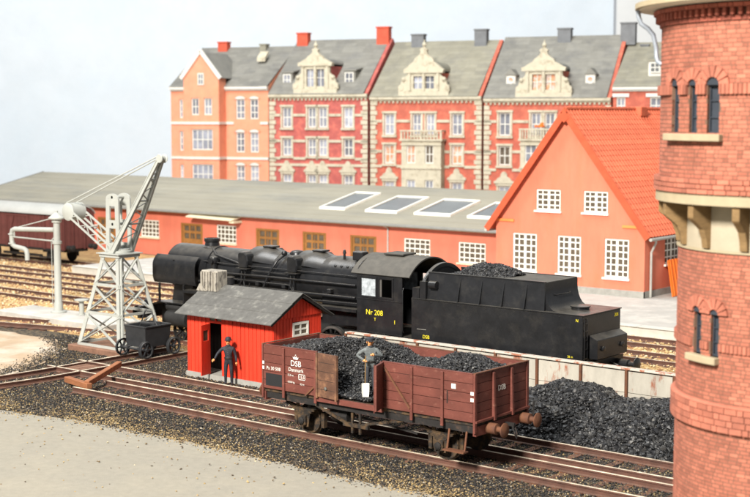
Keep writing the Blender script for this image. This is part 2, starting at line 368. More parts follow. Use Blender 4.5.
# ------------------------------------------------------------------ tracks
def rail_mesh(path):
    prof = [(-.085, 0), (.085, 0), (.085, .025), (.02, .05), (.02, .13), (.045, .145), (.045, .19), (-.045, .19), (-.045, .145), (-.02, .13), (-.02, .05), (-.085, .025)]
    n = len(prof); vs = []; fs = []
    for i, (x, y) in enumerate(path):
        x0, y0 = path[max(i-1, 0)]; x1, y1 = path[min(i+1, len(path)-1)]; L = math.hypot(x1-x0, y1-y0); nx, ny = -(y1-y0)/L, (x1-x0)/L
        for (a, h) in prof: vs.append((x+nx*a, y+ny*a, -.17+h))
    for i in range(len(path)-1):
        for k in range(n): k2 = (k+1) % n; fs.append((i*n+k, i*n+k2, (i+1)*n+k2, (i+1)*n+k))
    fs += [tuple(range(n)), tuple((len(path)-1)*n+k for k in range(n))[::-1]]
    return MB().add(vs, fs)
SLEEP = MB().box(-.12, .12, -1.02, 1.02, -.13, .012).mesh('sleeper'); SLEEP.materials.append(MATS['sleeper'])
CHAIR = MB().box(-.1, .1, -.17, .17, -.02, .028).mesh('rail_chair'); CHAIR.materials.append(MATS['rust'])
def track(label, center, x0, x1, gauge=1.45, step=.66, sx0=None, sx1=None, chairs=False, group=None):
    xs = list(np.linspace(x0, x1, max(2, int(abs(x1-x0)/1.0)))); base = (x0, center(x0), GZ)
    t = thing('railway_track', label, 'railway track', base, 0, group)
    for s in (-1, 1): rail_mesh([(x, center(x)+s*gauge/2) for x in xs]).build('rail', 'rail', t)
    x = (sx0 if sx0 is not None else x0)+.2
    while x < (sx1 if sx1 is not None else x1):
        o = bpy.data.objects.new('sleeper', SLEEP); COL.objects.link(o); o.parent = t
        o.location = (x-base[0]+random.uniform(-.03, .03), center(x)-base[1]+random.uniform(-.05, .05), -.172-GZ); o.rotation_euler.z = random.uniform(-.02, .02)
        if chairs:
            for s in (-1, 1):
                q = bpy.data.objects.new('rail_chair', CHAIR); COL.objects.link(q); q.parent = t; q.location = (x-base[0], center(x)+s*gauge/2-base[1], -.172-GZ)
        x += step
    return t
Y1, Y2 = 30.28, 32.32
track('rusty track under the open coal wagon, starting at the two wooden beams', lambda x: Y1, -37.25, -9, chairs=True)
track('rusty track between the wagon track and the red hut', lambda x: Y2, -41.3, -9, chairs=True)
def loco_line(x):
    if x > -44: return 39.35
    t = min(1, (-44-x)/11); return 39.35-2.05*t*t*(3-2*t)
track('track that the black locomotive and tender stand on', loco_line, -80, -8, sx0=-60, sx1=-42)
track('track just beyond the locomotive and the water column', lambda x: 44.02, -90, -8, sx0=-66, sx1=-18)
track('middle track of the three between locomotive and platform', lambda x: 47.52, -100, -8, sx0=-72, sx1=-18)
track('track along the edge of the pale platform', lambda x: 50.72, -105, -8, sx0=-76, sx1=-20)
track('track that the covered goods van stands on', lambda x: 54.95, -120, -66.5, sx0=-80)
# narrow gauge track of the coal cart, running across
nt_ = thing('railway_track', 'narrow gauge track under the small black coal cart', 'railway track', (-40.1, 28.3, GZ))
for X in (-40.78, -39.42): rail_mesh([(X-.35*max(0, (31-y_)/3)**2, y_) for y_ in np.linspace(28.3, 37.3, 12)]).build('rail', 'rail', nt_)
SL2 = MB().box(-1.0, 1.0, -.1, .1, -.13, 0).mesh('sleeper'); SL2.materials.append(MATS['sleeper'])
for i in range(12):
    o = bpy.data.objects.new('sleeper', SL2); COL.objects.link(o); o.parent = nt_; o.location = (0, .3+i*.76, -.174-GZ)
# plank crossing between the rails where the tracks meet
pc = thing('plank_crossing', 'flat brown boards between the rails where the narrow track crosses', 'crossing', (-39.9, 31.0, GZ))
for i in range(6):
    x0 = -40.68+i*.2; MB().box(x0, x0+.19, 31.75, 32.9, GZ+.02, -.045-.01*(i % 2)).build('plank', 'board', pc)
# two orange-brown beams that close the end of the wagon track
o = MB().beam((-38.35, 30.15, .06), (-36.75, 29.85, .05), .21, .2).build('wooden_beam', 'wood_new', None, bevel=.015)
tag(o, 'orange-brown wooden beam lying flat at the end of the wagon track', 'beam')
o = MB().beam((-36.9, 29.85, .12), (-37.7, 32.0, .42), .2, .2).build('wooden_beam', 'wood_new', None, bevel=.015)
tag(o, 'orange-brown wooden beam propped up slantwise across another beam', 'beam')
# ------------------------------------------------------------------ loose stones
def grit(name, label, cat, n, gen, size, material):
    P = gen(n); V, T = lumps(P, rng.uniform(size[0], size[1], len(P)))
    return tag(link(name, arr_mesh(name, V, T), material), label, cat, kind='stuff')
def field(x0, x1, y0, y1, z, keep=None):
    def g(n):
        P = np.stack([rng.uniform(x0, x1, n), rng.uniform(y0, y1, n), np.full(n, z)+rng.uniform(-.02, .03, n)], -1)
        if keep is not None: P = P[rng.uniform(0, 1, len(P)) < keep(P)]
        return P
    return g
def wob(P, s=1.0): return .5*np.sin(P[:, 0]*1.3*s+1.7*np.sin(P[:, 1]*1.1*s))+.5*np.sin(P[:, 1]*2.3*s+P[:, 0]*.7*s)
def free(P):   # where bare yard, crane foot and hut stand nothing lies
    e = np.interp(P[:, 0], [p[0] for p in edge], [p[1] for p in edge])
    yx = np.interp(P[:, 1], [29.6, 31, 32.4, 33.8, 34.8, 36.0], [-41.6, -41.9, -42.6, -43.6, -44.4, -46.6])
    pl = (P[:, 0] > -40.7) & (P[:, 0] < -39.5) & (P[:, 1] > 31.7) & (P[:, 1] < 32.95)
    hut = (P[:, 0] > -36.6) & (P[:, 0] < -32.1) & (P[:, 1] > 34.1)
    P[:, 2] = np.where((P[:, 1] < e) | (P[:, 0] < yx), np.maximum(P[:, 2], GZ+.075), P[:, 2])
    return np.clip((P[:, 1]-(e-.75))/.8, 0, 1)**3*np.clip((P[:, 0]-(yx-1.6))/1.6, 0, 1)**2.5*(~pl & ~hut)
def kd(P):
    w = np.clip((P[:, 1]-27.0)/1.5, 0, 1)*.65+.35+.22*wob(P)+.12*wob(P, 3.1); return np.clip(w, .05, 1)*free(P)*1.0
def kt(P):
    w = np.clip((28.7-P[:, 1])/1.7, 0.13, 1)*(.60+.55*wob(P, .8)+.2*wob(P, 2.7)); return np.clip(w, .02, 1)*free(P)
grit('ballast', 'dark coal dust and stones around the front tracks', 'ballast', 260000, field(-48, -12, 25.4, 37.2, GZ+.018, kd), (.010, .036), 'grit_dark')
grit('gravel', 'yellowish gravel along the pavement edge and front rails', 'gravel', 150000, field(-48, -12, 25.4, 35.2, GZ+.024, kt), (.009, .032), 'grit_tan')
grit('sand_ballast', 'yellow sandy ballast between the tracks behind the locomotive', 'ballast', 60000,
     field(-82, -17, 37.7, 56.5, GZ+.05, lambda P: np.clip(.75+.35*wob(P, .6), .25, 1)*((P[:, 1] < 52.3) | (P[:, 0] < -66.3))), (.03, .075), 'grit_sand')
# stray grains on the pavement
grit('stray_grains', 'few stray grains scattered over the grey pavement', 'gravel', 900, field(-37, -17, 19, 26.6, GZ+.08, lambda P: np.clip((P[:, 1]-18)/9, .15, 1)**2), (.015, .04), 'grit_tan')
# ------------------------------------------------------------------ wheels and other shared shapes
def wheel(c, r, name, material, parent, axis=(0, 1, 0), side=1, spokes=0, w=.13):
    """side = +1: outer face towards +axis"""
    m = MB(); s = side; c = Vector(c); ax = Vector(axis)*s
    pr = [(r*1.07, -w/2), (r*1.07, -w/2+.03), (r, -w/2+.04), (r*.985, w/2), (r*.86, w/2), (r*.84, w/2-.05)]
    if spokes:
        n = 24; m.lathe(c, ax, pr+[(r*.84, -w/2+.01), (r*.9, -w/2)], n, caps=False)
        t = Vector((0, 0, 1)) if abs(ax.z) < .9 else Vector((1, 0, 0)); a = ax.cross(t).normalized(); b = ax.cross(a)
        for i in range(spokes):
            q = 2*PI*i/spokes; d = a*math.cos(q)+b*math.sin(q); m.beam(c+d*r*.12, c+d*r*.87, .07 if r > .4 else .05, .05, ax)
        m.cyl(c-ax*w*.6, c+ax*w*.7, r*.2, n=12)
    else:
        m.lathe(c, ax, pr+[(r*.3, w/2-.05), (r*.24, w/2+.03), (.02, w/2+.04)], 24)
    return m.build(name, material, parent, smooth=35)
def buffer_(c, d, parent, material, L=.5, r=.2, name='buffer'):
    c = Vector(c); d = Vector(d)
    b = MB().lathe(c, d, [(.15, 0), (.15, L*.55), (.11, L*.56), (.08, L*.58), (.08, L*.9)], 14).build(name, material, parent, smooth=40)
    MB().lathe(c+d*L*.9, d, [(r*.6, 0), (r, .03), (r, .055), (r*.7, .085), (.01, .1)], 18).build('buffer_head', material, b, smooth=40); return b
# ------------------------------------------------------------------ open coal wagon
WX0, WX1, WY0, WY1, WF, WT = -27.62, -20.05, 28.86, 31.40, 1.32, 2.60
wg = thing('open_wagon', 'brown open goods wagon loaded with coal, its side doors standing open', 'wagon', ((WX0+WX1)/2, Y1, 0))
MB().box(WX0+.02, WX1-.02, WY0+.07, WY1-.07, WF-.1, WF+.02).build('floor', 'under_rust', wg)
def boards(x0, x1, y, dy, face, n=5, z0=WF, z1=WT, parent=wg):
    h = (z1-z0)/n
    for i in range(n):
        a = z0+i*h; e = random.uniform(0, .006)
        m = MB().box(x0, x1, y-e, y+dy-e, a+.006, a+h-.006) if face == 'y' else MB().box(y-e, y+dy-e, x0, x1, a+.006, a+h-.006)
        m.build('plank', 'red_wagon', parent, bevel=.006)
HX0, HX1 = -25.50, -23.12          # door bay of the near side
boards(WX0+.05, HX0, WY0, .06, 'y'); boards(HX1, WX1-.05, WY0, .06, 'y')
boards(WX0+.05, WX1-.05, WY1-.06, .06, 'y')
boards(WY0+.01, WY1-.01, WX0, .06, 'x'); boards(WY0+.01, WY1-.01, WX1-.06, .06, 'x')
for x in (WX0+.86, HX0-.03, HX1+1.03, HX1+2.05): MB().box(x-.045, x+.045, WY0-.055, WY0-.007, WF-.2, WT-.02).build('stanchion', 'red_wagon', wg, bevel=.01)
for x in (WX0+.86, WX0+2.1, -23.9, -22.1, WX1-1.0): MB().box(x-.045, x+.045, WY1+.002, WY1+.055, WF-.2, WT-.02).build('stanchion', 'red_wagon', wg, bevel=.01)
for (x, s) in ((WX0, -1), (WX1, 1)):
    for y in (WY0+.03, WY1-.03): MB().box(x-.035 if s > 0 else x-.03, x+.03 if s > 0 else x+.035, y-.05, y+.05, WF-.28, WT+.012).build('corner_post', 'red_wagon', wg, bevel=.008)
    for y in (29.70, 30.56):
        MB().prism([(x+s*.005, WF-.05), (x+s*.10, WF-.05), (x+s*.055, WT-.06), (x+s*.005, WT-.02)], y-.045, y+.045).build('end_stanchion', 'red_wagon', wg, bevel=.008)
    MB().box(min(x+s*.002, x+s*.075), max(x+s*.002, x+s*.075), WY0-.0, WY1, WF+.0, WF+.055).build('end_ledge', 'red_wagon', wg)
    MB().box(min(x-s*.08, x+s*.02), max(x-s*.08, x+s*.02), WY0+.05, WY1-.05, WF-.36, WF-.103).build('headstock', 'red_wagon', wg)
    MB().box(x-.04, x+.04, WY0-.004, WY1+.004, WT+.014, WT+.038).build('top_rail', 'rust', wg)
for a, b, y in ((WX0+.06, HX0, WY0+.03), (HX1, WX1-.06, WY0+.03), (WX0+.06, WX1-.06, WY1-.03)):
    MB().box(a, b, y-.036, y+.036, WT+.001, WT+.022).build('top_rail', 'rust' if y > 30 else 'red_wagon', wg)
# sole bars
for y in (WY0+.10, WY1-.18):
    MB().box(WX0+.02, WX1-.02, y, y+.08, WF-.3, WF-.102).build('sole_bar', 'under_dark', wg)
MB().box(HX0, HX1, WY0-.02, WY0+.06, WF-.13, WF+.02).build('sill_rail', 'red_wagon', wg)
# near doors: left one swung a little, right one standing out towards the front
def door(hx, hy, ang, w, material, label, brace=False):
    c, s = math.cos(ang), math.sin(ang); U = Vector((c, s, 0)); N = Vector((s, -c, 0)); o = Vector((hx, hy, 0))
    P = lambda u, z, d: tuple(o+U*u-N*d+Vector((0, 0, z)))
    dr = MB().pbox(P, 0, w, WF+.02, WT-.0, 0, .06).build('door', material, wg, bevel=.008); tag(dr, label)
    for k in range(1, 5): z = WF+(WT-WF)*k/5; MB().pbox(P, .03, w-.03, z-.005, z+.005, -.004, -.0005).build('board_joint', 'under_dark', dr)
    for u in (.04, w-.04): MB().pbox(P, u-.035, u+.035, WF-.02, WT+.02, -.022, -.001).build('door_iron', material, dr)
    return dr, P
dr, P = door(HX0+.02, WY0-.06, -.10, .86, 'door_brown', 'brown bare door leaf folded against the wagon side')
MB().lathe(P(.42, 1.62, -.02), (0, -1, 0), [(.05, 0), (.05, .02), (.01, .03)], 10).build('latch', 'steel', dr)
dr, P = door(HX1-.0, WY0-.02, -1.196, .66, 'red_wagon', 'reddish door leaf standing open towards the front')
MB().beam((HX1+.08, WY0-.03, WT-.12), (HX1+1.0, WY0-.06, WF+.12), .05, .035, (0, 1, 0)).build('diagonal_strap', 'rust', wg)
MB().beam((HX0-.05, WY0-.03, WF+.30), (HX0-.42, WY0-.03, WF-.02), .05, .03, (0, 1, 0)).build('diagonal_strap', 'rust', wg)
# running gear
for x in (-26.35, -21.42):
    MB().cyl((x, Y1-.9, .45), (x, Y1+.9, .45), .07).build('axle', 'under_dark', wg)
    for s in (-1, 1):
        wheel((x, Y1+s*.73, .47), .44, 'wheel', 'under_rust', wg, side=s)
        y = Y1+s*1.02
        bx = MB().box(x-.14, x+.14, y-.12, y+.10, .33, .62).build('axle_box', 'under_rust', wg, bevel=.02)
        MB().lathe((x, y+s*.1, .46), (0, s, 0), [(.11, 0), (.11, .05), (.06, .08), (.01, .085)], 12).build('axle_cover', 'under_dark', bx)
        for q in (-.24, .24): MB().prism([(x+q*.6-.04, .28), (x+q*.6+.04, .28), (x+q+.06, 1.03), (x+q-.06, 1.03)], y-.03+s*.0, y+.0+s*.0).build('horn_plate', 'under_rust', wg)
        sp = MB()
        for k in range(5):
            L = .62-.1*k; z = .80-.045*k
            for i in range(6):
                a = -L+2*L*i/6; b = -L+2*L*(i+1)/6; f_ = lambda t: z+.12*(t/.62)**2
                sp.hexa([(x+a, y-.05, f_(a)), (x+b, y-.05, f_(b)), (x+b, y+.05, f_(b)), (x+a, y+.05, f_(a)), (x+a, y-.05, f_(a)+.04), (x+b, y-.05, f_(b)+.04), (x+b, y+.05, f_(b)+.04), (x+a, y+.05, f_(a)+.04)])
        sp.build('leaf_spring', 'under_rust', wg)
        for q in (-1, 1): MB().box(x+q*.62-.05, x+q*.62+.05, y-.05, y+.05, .86, 1.06).build('spring_hanger', 'under_rust', wg)
    for q in (-.52, .52): MB().prism([(x+q-.05, .25), (x+q+.05, .25), (x+q+.07, .7), (x+q-.07, .7)], Y1-.8, Y1-.66).build('brake_shoe', 'under_rust', wg)
# brake rigging below the door bay
for (p, q) in (((-25.65, 28.98, 1.05), (-24.35, 29.0, .62)), ((-24.3, 29.0, .62), (-22.5, 29.02, 1.02)), ((-24.0, 28.98, 1.0), (-24.0, 28.98, .42)), ((-24.28, 28.98, 1.0), (-24.28, 28.98, .42))):
    MB().beam(p, q, .07, .05, (0, 1, 0)).build('brake_rod', 'under_rust', wg)
MB().box(-24.6, -23.7, 28.94, 29.04, .60, .70).build('brake_lever', 'under_rust', wg)
MB().beam((-25.7, 29.3, .95), (-22.3, 29.4, .62), .05).build('brake_rod', 'under_dark', wg)
MB().cyl((-25.25, 29.35, .78), (-24.65, 29.35, .78), .2).build('brake_cylinder', 'under_dark', wg)
# step below the near corner, lamp brackets and couplings
for x in (-20.62,):
    st = MB().box(x-.34, x+.34, 28.70, 28.92, .50, .54).build('step', 'rust', wg)
    for q in (-.28, .28): MB().beam((x+q, 28.84, .54), (x+q, 28.94, 1.05), .05, .03).build('step_hanger', 'rust', st)
for (x, s) in ((WX0-.02, -1), (WX1+.02, 1)):
    for y in (Y1-.80, Y1+.80): buffer_((x, y, 1.10), (s, 0, 0), wg, 'rust', .52, .2)
    hk = MB().beam((x, Y1, 1.08), (x+s*.3, Y1, 1.08), .07, .09).build('coupling_hook', 'under_dark', wg)
    MB().tube([(x+s*.24, Y1-.05, 1.1), (x+s*.34, Y1-.05, .85), (x+s*.36, Y1, .72), (x+s*.34, Y1+.05, .85), (x+s*.24, Y1+.05, 1.1)], .022, 6).build('coupling_link', 'under_dark', hk)
    MB().tube([(x+s*.05, WY1-.15, 1.0), (x+s*.25, WY1-.12, 1.0), (x+s*.25, WY1-.12, 1.55)], .025, 6).build('lamp_bracket', 'under_dark', wg)
# lettering and small plates on the near side
yy = WY0-.013
crown = MB().prism([(-26.37, 2.30), (-26.22, 2.30), (-26.18, 2.375), (-26.235, 2.345), (-26.26, 2.40), (-26.295, 2.355), (-26.33, 2.40), (-26.355, 2.345), (-26.41, 2.375)], yy-.003, yy)
crown.sphere((-26.295, yy, 2.425), .016, 8); crown.build('crown_emblem', 'white_paint', wg)
text(wg, 'DSB', .235, (-26.29, yy, 2.17), '-y', 'white_paint'); text(wg, 'Danmark', .155, (-26.29, yy, 1.985), '-y', 'white_paint')
text(wg, 'Pa 30 508', .14, (-27.17, yy, 1.93), '-y', 'white_paint'); text(wg, '12,5 m', .085, (-26.50, yy, 1.82), '-y', 'white_paint')
text(wg, '10300 kg', .075, (-26.48, yy, 1.62), '-y', 'white_paint'); text(wg, '15,5', .12, (-26.06, yy, 1.80), '-y', 'white_paint'); text(wg, '4,5 m', .075, (-26.05, yy, 1.60), '-y', 'white_paint')
fr = MB()
for (a, b, c, d) in ((-26.19, -25.93, 1.875, 1.89), (-26.19, -25.93, 1.725, 1.74), (-26.19, -26.177, 1.725, 1.89), (-25.943, -25.93, 1.725, 1.89)): fr.box(a, b, yy-.003, yy, c, d)
fr.build('stencil_frame', 'white_paint', wg)
MB().box(-27.48, -26.82, WY0-.016, WY0-.008, 1.42, 1.78).build('chalk_board', 'black_board', wg)
for z in (1.93, 2.08): MB().box(-27.60, -27.53, WY0-.026, WY0-.021, z-.045, z+.045).build('white_square', 'white_paint', wg)
for z in (1.93, 2.10): MB().box(-20.16, -20.06, WY0-.026, WY0-.021, z-.045, z+.045).build('white_square', 'white_paint', wg)
MB().box(-20.78, -20.64, yy-.003, yy, 2.16, 2.29).build('white_square', 'white_paint', wg)
MB().box(-20.93, -20.90, yy-.004, yy, 1.75, 2.1).build('side_hook', 'under_dark', wg)
text(wg, 'DSB', .21, (WX1+.008, 30.12, 2.08), '+x', 'white_paint')
tp = MB().box(-25.50, -25.24, 29.0, 29.02, .98, 1.12).build('brake_plate', 'white_paint', wg)
MB().prism([(-25.50, .985), (-25.43, .985), (-25.25, 1.115), (-25.32, 1.115)], 28.99, 28.998).build('red_stripe', 'red_paint', tp)
# ------------------------------------------------------------------ coal
def heap(name, label, zf, x0, x1, y0, y1, n, size, zmin, step=.12, mask=None, nb=0):
    xs = np.arange(x0, x1+1e-6, step); ys = np.arange(y0, y1+1e-6, step); X, Y = np.meshgrid(xs, ys, indexing='ij'); Z = zf(X, Y)-.05
    V = np.stack([X, Y, np.maximum(Z, zmin)], -1).reshape(-1, 3); k = len(ys); T = []
    I, J = np.meshgrid(np.arange(len(xs)-1), np.arange(k-1), indexing='ij'); a = (I*k+J).ravel()
    T = np.concatenate([np.stack([a, a+k, a+k+1], -1), np.stack([a, a+k+1, a+1], -1)])
    P = np.stack([rng.uniform(x0, x1, n), rng.uniform(y0, y1, n)], -1); z = zf(P[:, 0], P[:, 1])
    ok = z > zmin
    if mask is not None: ok &= mask(P[:, 0], P[:, 1])
    P = np.concatenate([P, z[:, None]+rng.uniform(-.03, .03, (n, 1))], 1)[ok]
    sz = size[0]*(size[1]/size[0])**(.25+.75*rng.uniform(0, 1, len(P))**2.6)
    V2, T2 = lumps(P, sz, ico=True, jit=.34, flat=.8)
    o = link(name, arr_mesh(name, np.concatenate([V, V2]), np.concatenate([T, T2+len(V)])), 'coal'); return tag(o, label, 'coal', kind='stuff')
def bump(X, Y, cx, cy, h, rx, ry): return h*np.exp(-((X-cx)/rx)**2-((Y-cy)/ry)**2)
def wcoal(X, Y):
    z = WF+.98+bump(X, Y, -25.9, 30.3, .42, 1.6, 1.2)+bump(X, Y, -24.6, 30.7, .26, .9, .9)+bump(X, Y, -21.3, 30.2, .52, 1.0, .95)+.04*np.sin(X*5)*np.sin(Y*6)
    gap = np.clip((X+25.9)/.9, 0, 1)*np.clip((-22.9-X)/.7, 0, 1)
    z = z-gap*np.clip((30.45-Y)/1.1, 0, 1)**.8*(z-WF-.12)
    rim = np.minimum(np.minimum(X-WX0, WX1-X)/.35, np.minimum(np.where(gap > .3, 9, Y-WY0), WY1-Y)/.3); return np.where(rim < 1, np.minimum(z, WT-.22+.25*rim), z)
heap('coal_load', 'black coal piled inside the brown open wagon', wcoal, WX0+.11, WX1-.11, WY0+.10, WY1-.11, 27000, (.010, .055), WF)
def gcoal(X, Y):
    prof = np.interp(X, [-25.6, -24.4, -23.6, -22.9, -21.9, -20.8, -20.0, -19.2, -18.2, -17, -15.6, -14], [-.25, -.05, .25, .68, 1.05, .92, .62, .72, .92, .9, .45, -.25])
    yy_ = np.clip((Y-33.42)/2.3, 0, 1); yb = np.clip((Y-36.5)/1.2, 0, 1)
    return GZ-.02+(prof+.25)*np.sin(yy_*PI/2)**1.15*(1-.22*yb)+.06*np.sin(X*4.2+Y)*np.sin(Y*3.7)
heap('coal_heap', 'big heap of loose black coal against the concrete retaining wall', gcoal, -25.7, -13.5, 33.42, 37.26, 32000, (.013, .10), GZ+.01)
# ------------------------------------------------------------------ retaining wall of concrete panels and rusty posts
rw = thing('retaining_wall', 'stained concrete panel wall with rusty posts behind the coal heap', 'wall', (-22, 37.45, GZ))
posts = [-31.6+1.62*i for i in range(13)]
for i, x in enumerate(posts):
    MB().box(x-.045, x+.045, 37.30, 37.56, GZ, 1.47).build('post', 'rust', rw, bevel=.01)
    if i < len(posts)-1:
        for j, (z0, z1) in enumerate(((GZ, .27), (.275, .75), (.755, 1.44))):
            MB().box(x+.048, x+1.62-.048, 37.36+random.uniform(0, .015), 37.50, z0+.004, z1-.004).build('panel', 'wall_panel', rw, bevel=.008)
        MB().box(x-.002, x+1.616, 37.29, 37.57, 1.475, 1.53).build('coping', 'wall_panel_top', rw, bevel=.01)
# ------------------------------------------------------------------ red hut
HXA, HXB, HYA, HYB = -36.5, -32.22, 34.2, 36.7; HZ = 2.34; HR = (HYA+HYB)/2; HRZ = 3.02
ht = thing('hut', 'small red plank hut with grey felt roof and open door', 'hut', ((HXA+HXB)/2, HR, GZ))
MB().box(HXA-.04, HXB+.04, HYA-.05, HYB+.05, GZ, .0).build('foundation', 'foundation', ht)
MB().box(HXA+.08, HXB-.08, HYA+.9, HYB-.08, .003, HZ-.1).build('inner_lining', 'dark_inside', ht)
DX0, DX1 = -35.35, -34.70
n = 22; w = (HXB-HXA)/n
for i in range(n):
    a = HXA+i*w; b = a+w; y = HYA-random.uniform(0, .015); mid = (a+b)/2
    if DX0-.02 < mid < DX1+.02:
        continue
    MB().box(a+.012, b-.012, y, HYA+.04, .002, HZ).build('plank', 'hut_red', ht)
MB().box(DX0-.0, DX1+.02, HYA-.01, HYA+.05, 1.88, 1.96).build('door_lintel', 'hut_red', ht)
tr = MB().box(DX0+.0, DX1+.02, HYA-.012, HYA+.05, 2.24, HZ).build('transom', 'hut_red', ht)
MB().box((DX0+DX1)/2-.03, (DX0+DX1)/2+.03, HYA-.01, HYA+.05, 1.962, 2.238).build('mullion', 'hut_red', tr)
for q in (DX0+.01, (DX0+DX1)/2+.04): MB().box(q, q+.27, HYA+.03, HYA+.04, 1.97, 2.23).build('pane', 'glass_dark', tr)
# door leaf opened outwards
ang = -1.38; U = Vector((math.cos(ang), math.sin(ang), 0)); Nn = Vector((math.sin(ang), -math.cos(ang), 0)); o_ = Vector((DX0+.02, HYA-.03, 0))
P = lambda u, z, d: tuple(o_+U*u-Nn*d+Vector((0, 0, z)))
dl = MB().wall(P, 0, .55, .03, 1.85, [(.12, .43, 1.25, 1.65)], .04).build('door', 'hut_red', ht)
for u in (.14, .28, .42): MB().pbox(P, u, u+.012, .04, 1.2, -.004, -.0005).build('board_joint', 'rust', dl)
MB().pbox(P, .13, .42, 1.26, 1.64, .015, .02).build('pane', 'glass_dark', dl)
# gable planks towards the right
n = 15; w = (HYB-HYA)/n; WU0, WU1, WZ0, WZ1 = 35.15, 36.05, 1.50, 2.06
zr = lambda y: HRZ-.06-abs(y-HR)*(HRZ-HZ)/(HR-HYA)
for i in range(n):
    a = HYA+i*w; b = a+w; e = random.uniform(0, .015); mid = (a+b)/2
    segs = [(.002, HZ-.05)] if not (WU0 < mid < WU1) else [(.002, WZ0), (WZ1, HZ-.05)]
    for (z0, z1) in segs: MB().box(HXB-.04, HXB+e, a+.012, b-.012, z0, z1).build('plank', 'hut_red', ht)
    MB().prism([(a+.012, HZ-.10), (b-.012, HZ-.10), (b-.012, zr(b)), (a+.012, zr(a))], HXB+.025, HXB+.055, 'x').build('gable_plank', 'hut_red', ht)
for x in (HXA,):   # far gable and back wall
    MB().prism([(HYA, .002), (HYB, .002), (HYB, HZ), (HR, HRZ-.06), (HYA, HZ)], HXA, HXA+.04, 'x').build('end_wall', 'hut_red', ht)
MB().box(HXA, HXB, HYB-.04, HYB, .002, HZ).build('back_wall', 'hut_red', ht)
window(ht, XW(HXB), WU0+.03, WU1-.03, WZ0+.02, WZ1-.02, 2, 2, 'white_frame', 'glass_dark', d0=-.03, fw=.09, mw=.06)
# roof of three felt sheets a side
for s in (-1, 1):
    for k in range(3):
        y0, y1 = [HR+s*t for t in (k*.545, (k+1)*.545+.03)]
        z = lambda y, e=0: HRZ+.02-abs(y-HR)*(HRZ-HZ)/(HR-HYA)+e
        e = .016*(2-k)
        m = MB(); nx = 8; xs = [HXA-.22+(HXB-HXA+.50)*i/nx for i in range(nx+1)]
        for i in range(nx):
            a, b = xs[i], xs[i+1]
            m.hexa([(a, y0, z(y0, e)), (b, y0, z(y0, e)), (b, y1, z(y1, e)), (a, y1, z(y1, e)), (a, y0, z(y0, e+.03)), (b, y0, z(y0, e+.03)), (b, y1, z(y1, e+.03)), (a, y1, z(y1, e+.03))])
        m.build('roof_sheet', 'felt', ht)
    MB().beam((HXB+.24, HR, HRZ-.03), (HXB+.24, HR+s*1.60, HRZ-.03-1.60*(HRZ-HZ)/(HR-HYA)), .04, .08).build('barge_board', 'under_dark', ht)
ch = MB().box(-36.62, -35.78, HR-.42, HR+.12, 2.7, 3.62).build('chimney', 'concrete', ht, bevel=.03)
for i in range(6): MB().box(-36.60+i*.145, -36.57+i*.145+random.uniform(.02, .06), HR-.47, HR-.415, 2.88, 3.60-random.uniform(0, .05)).build('rib', 'concrete', ch)
MB().prism([(-36.80, 2.86), (-36.3, 2.86), (-36.50, 3.05), (-36.63, 3.12)], HR-.5, HR-.3).build('flashing', 'concrete', ch)
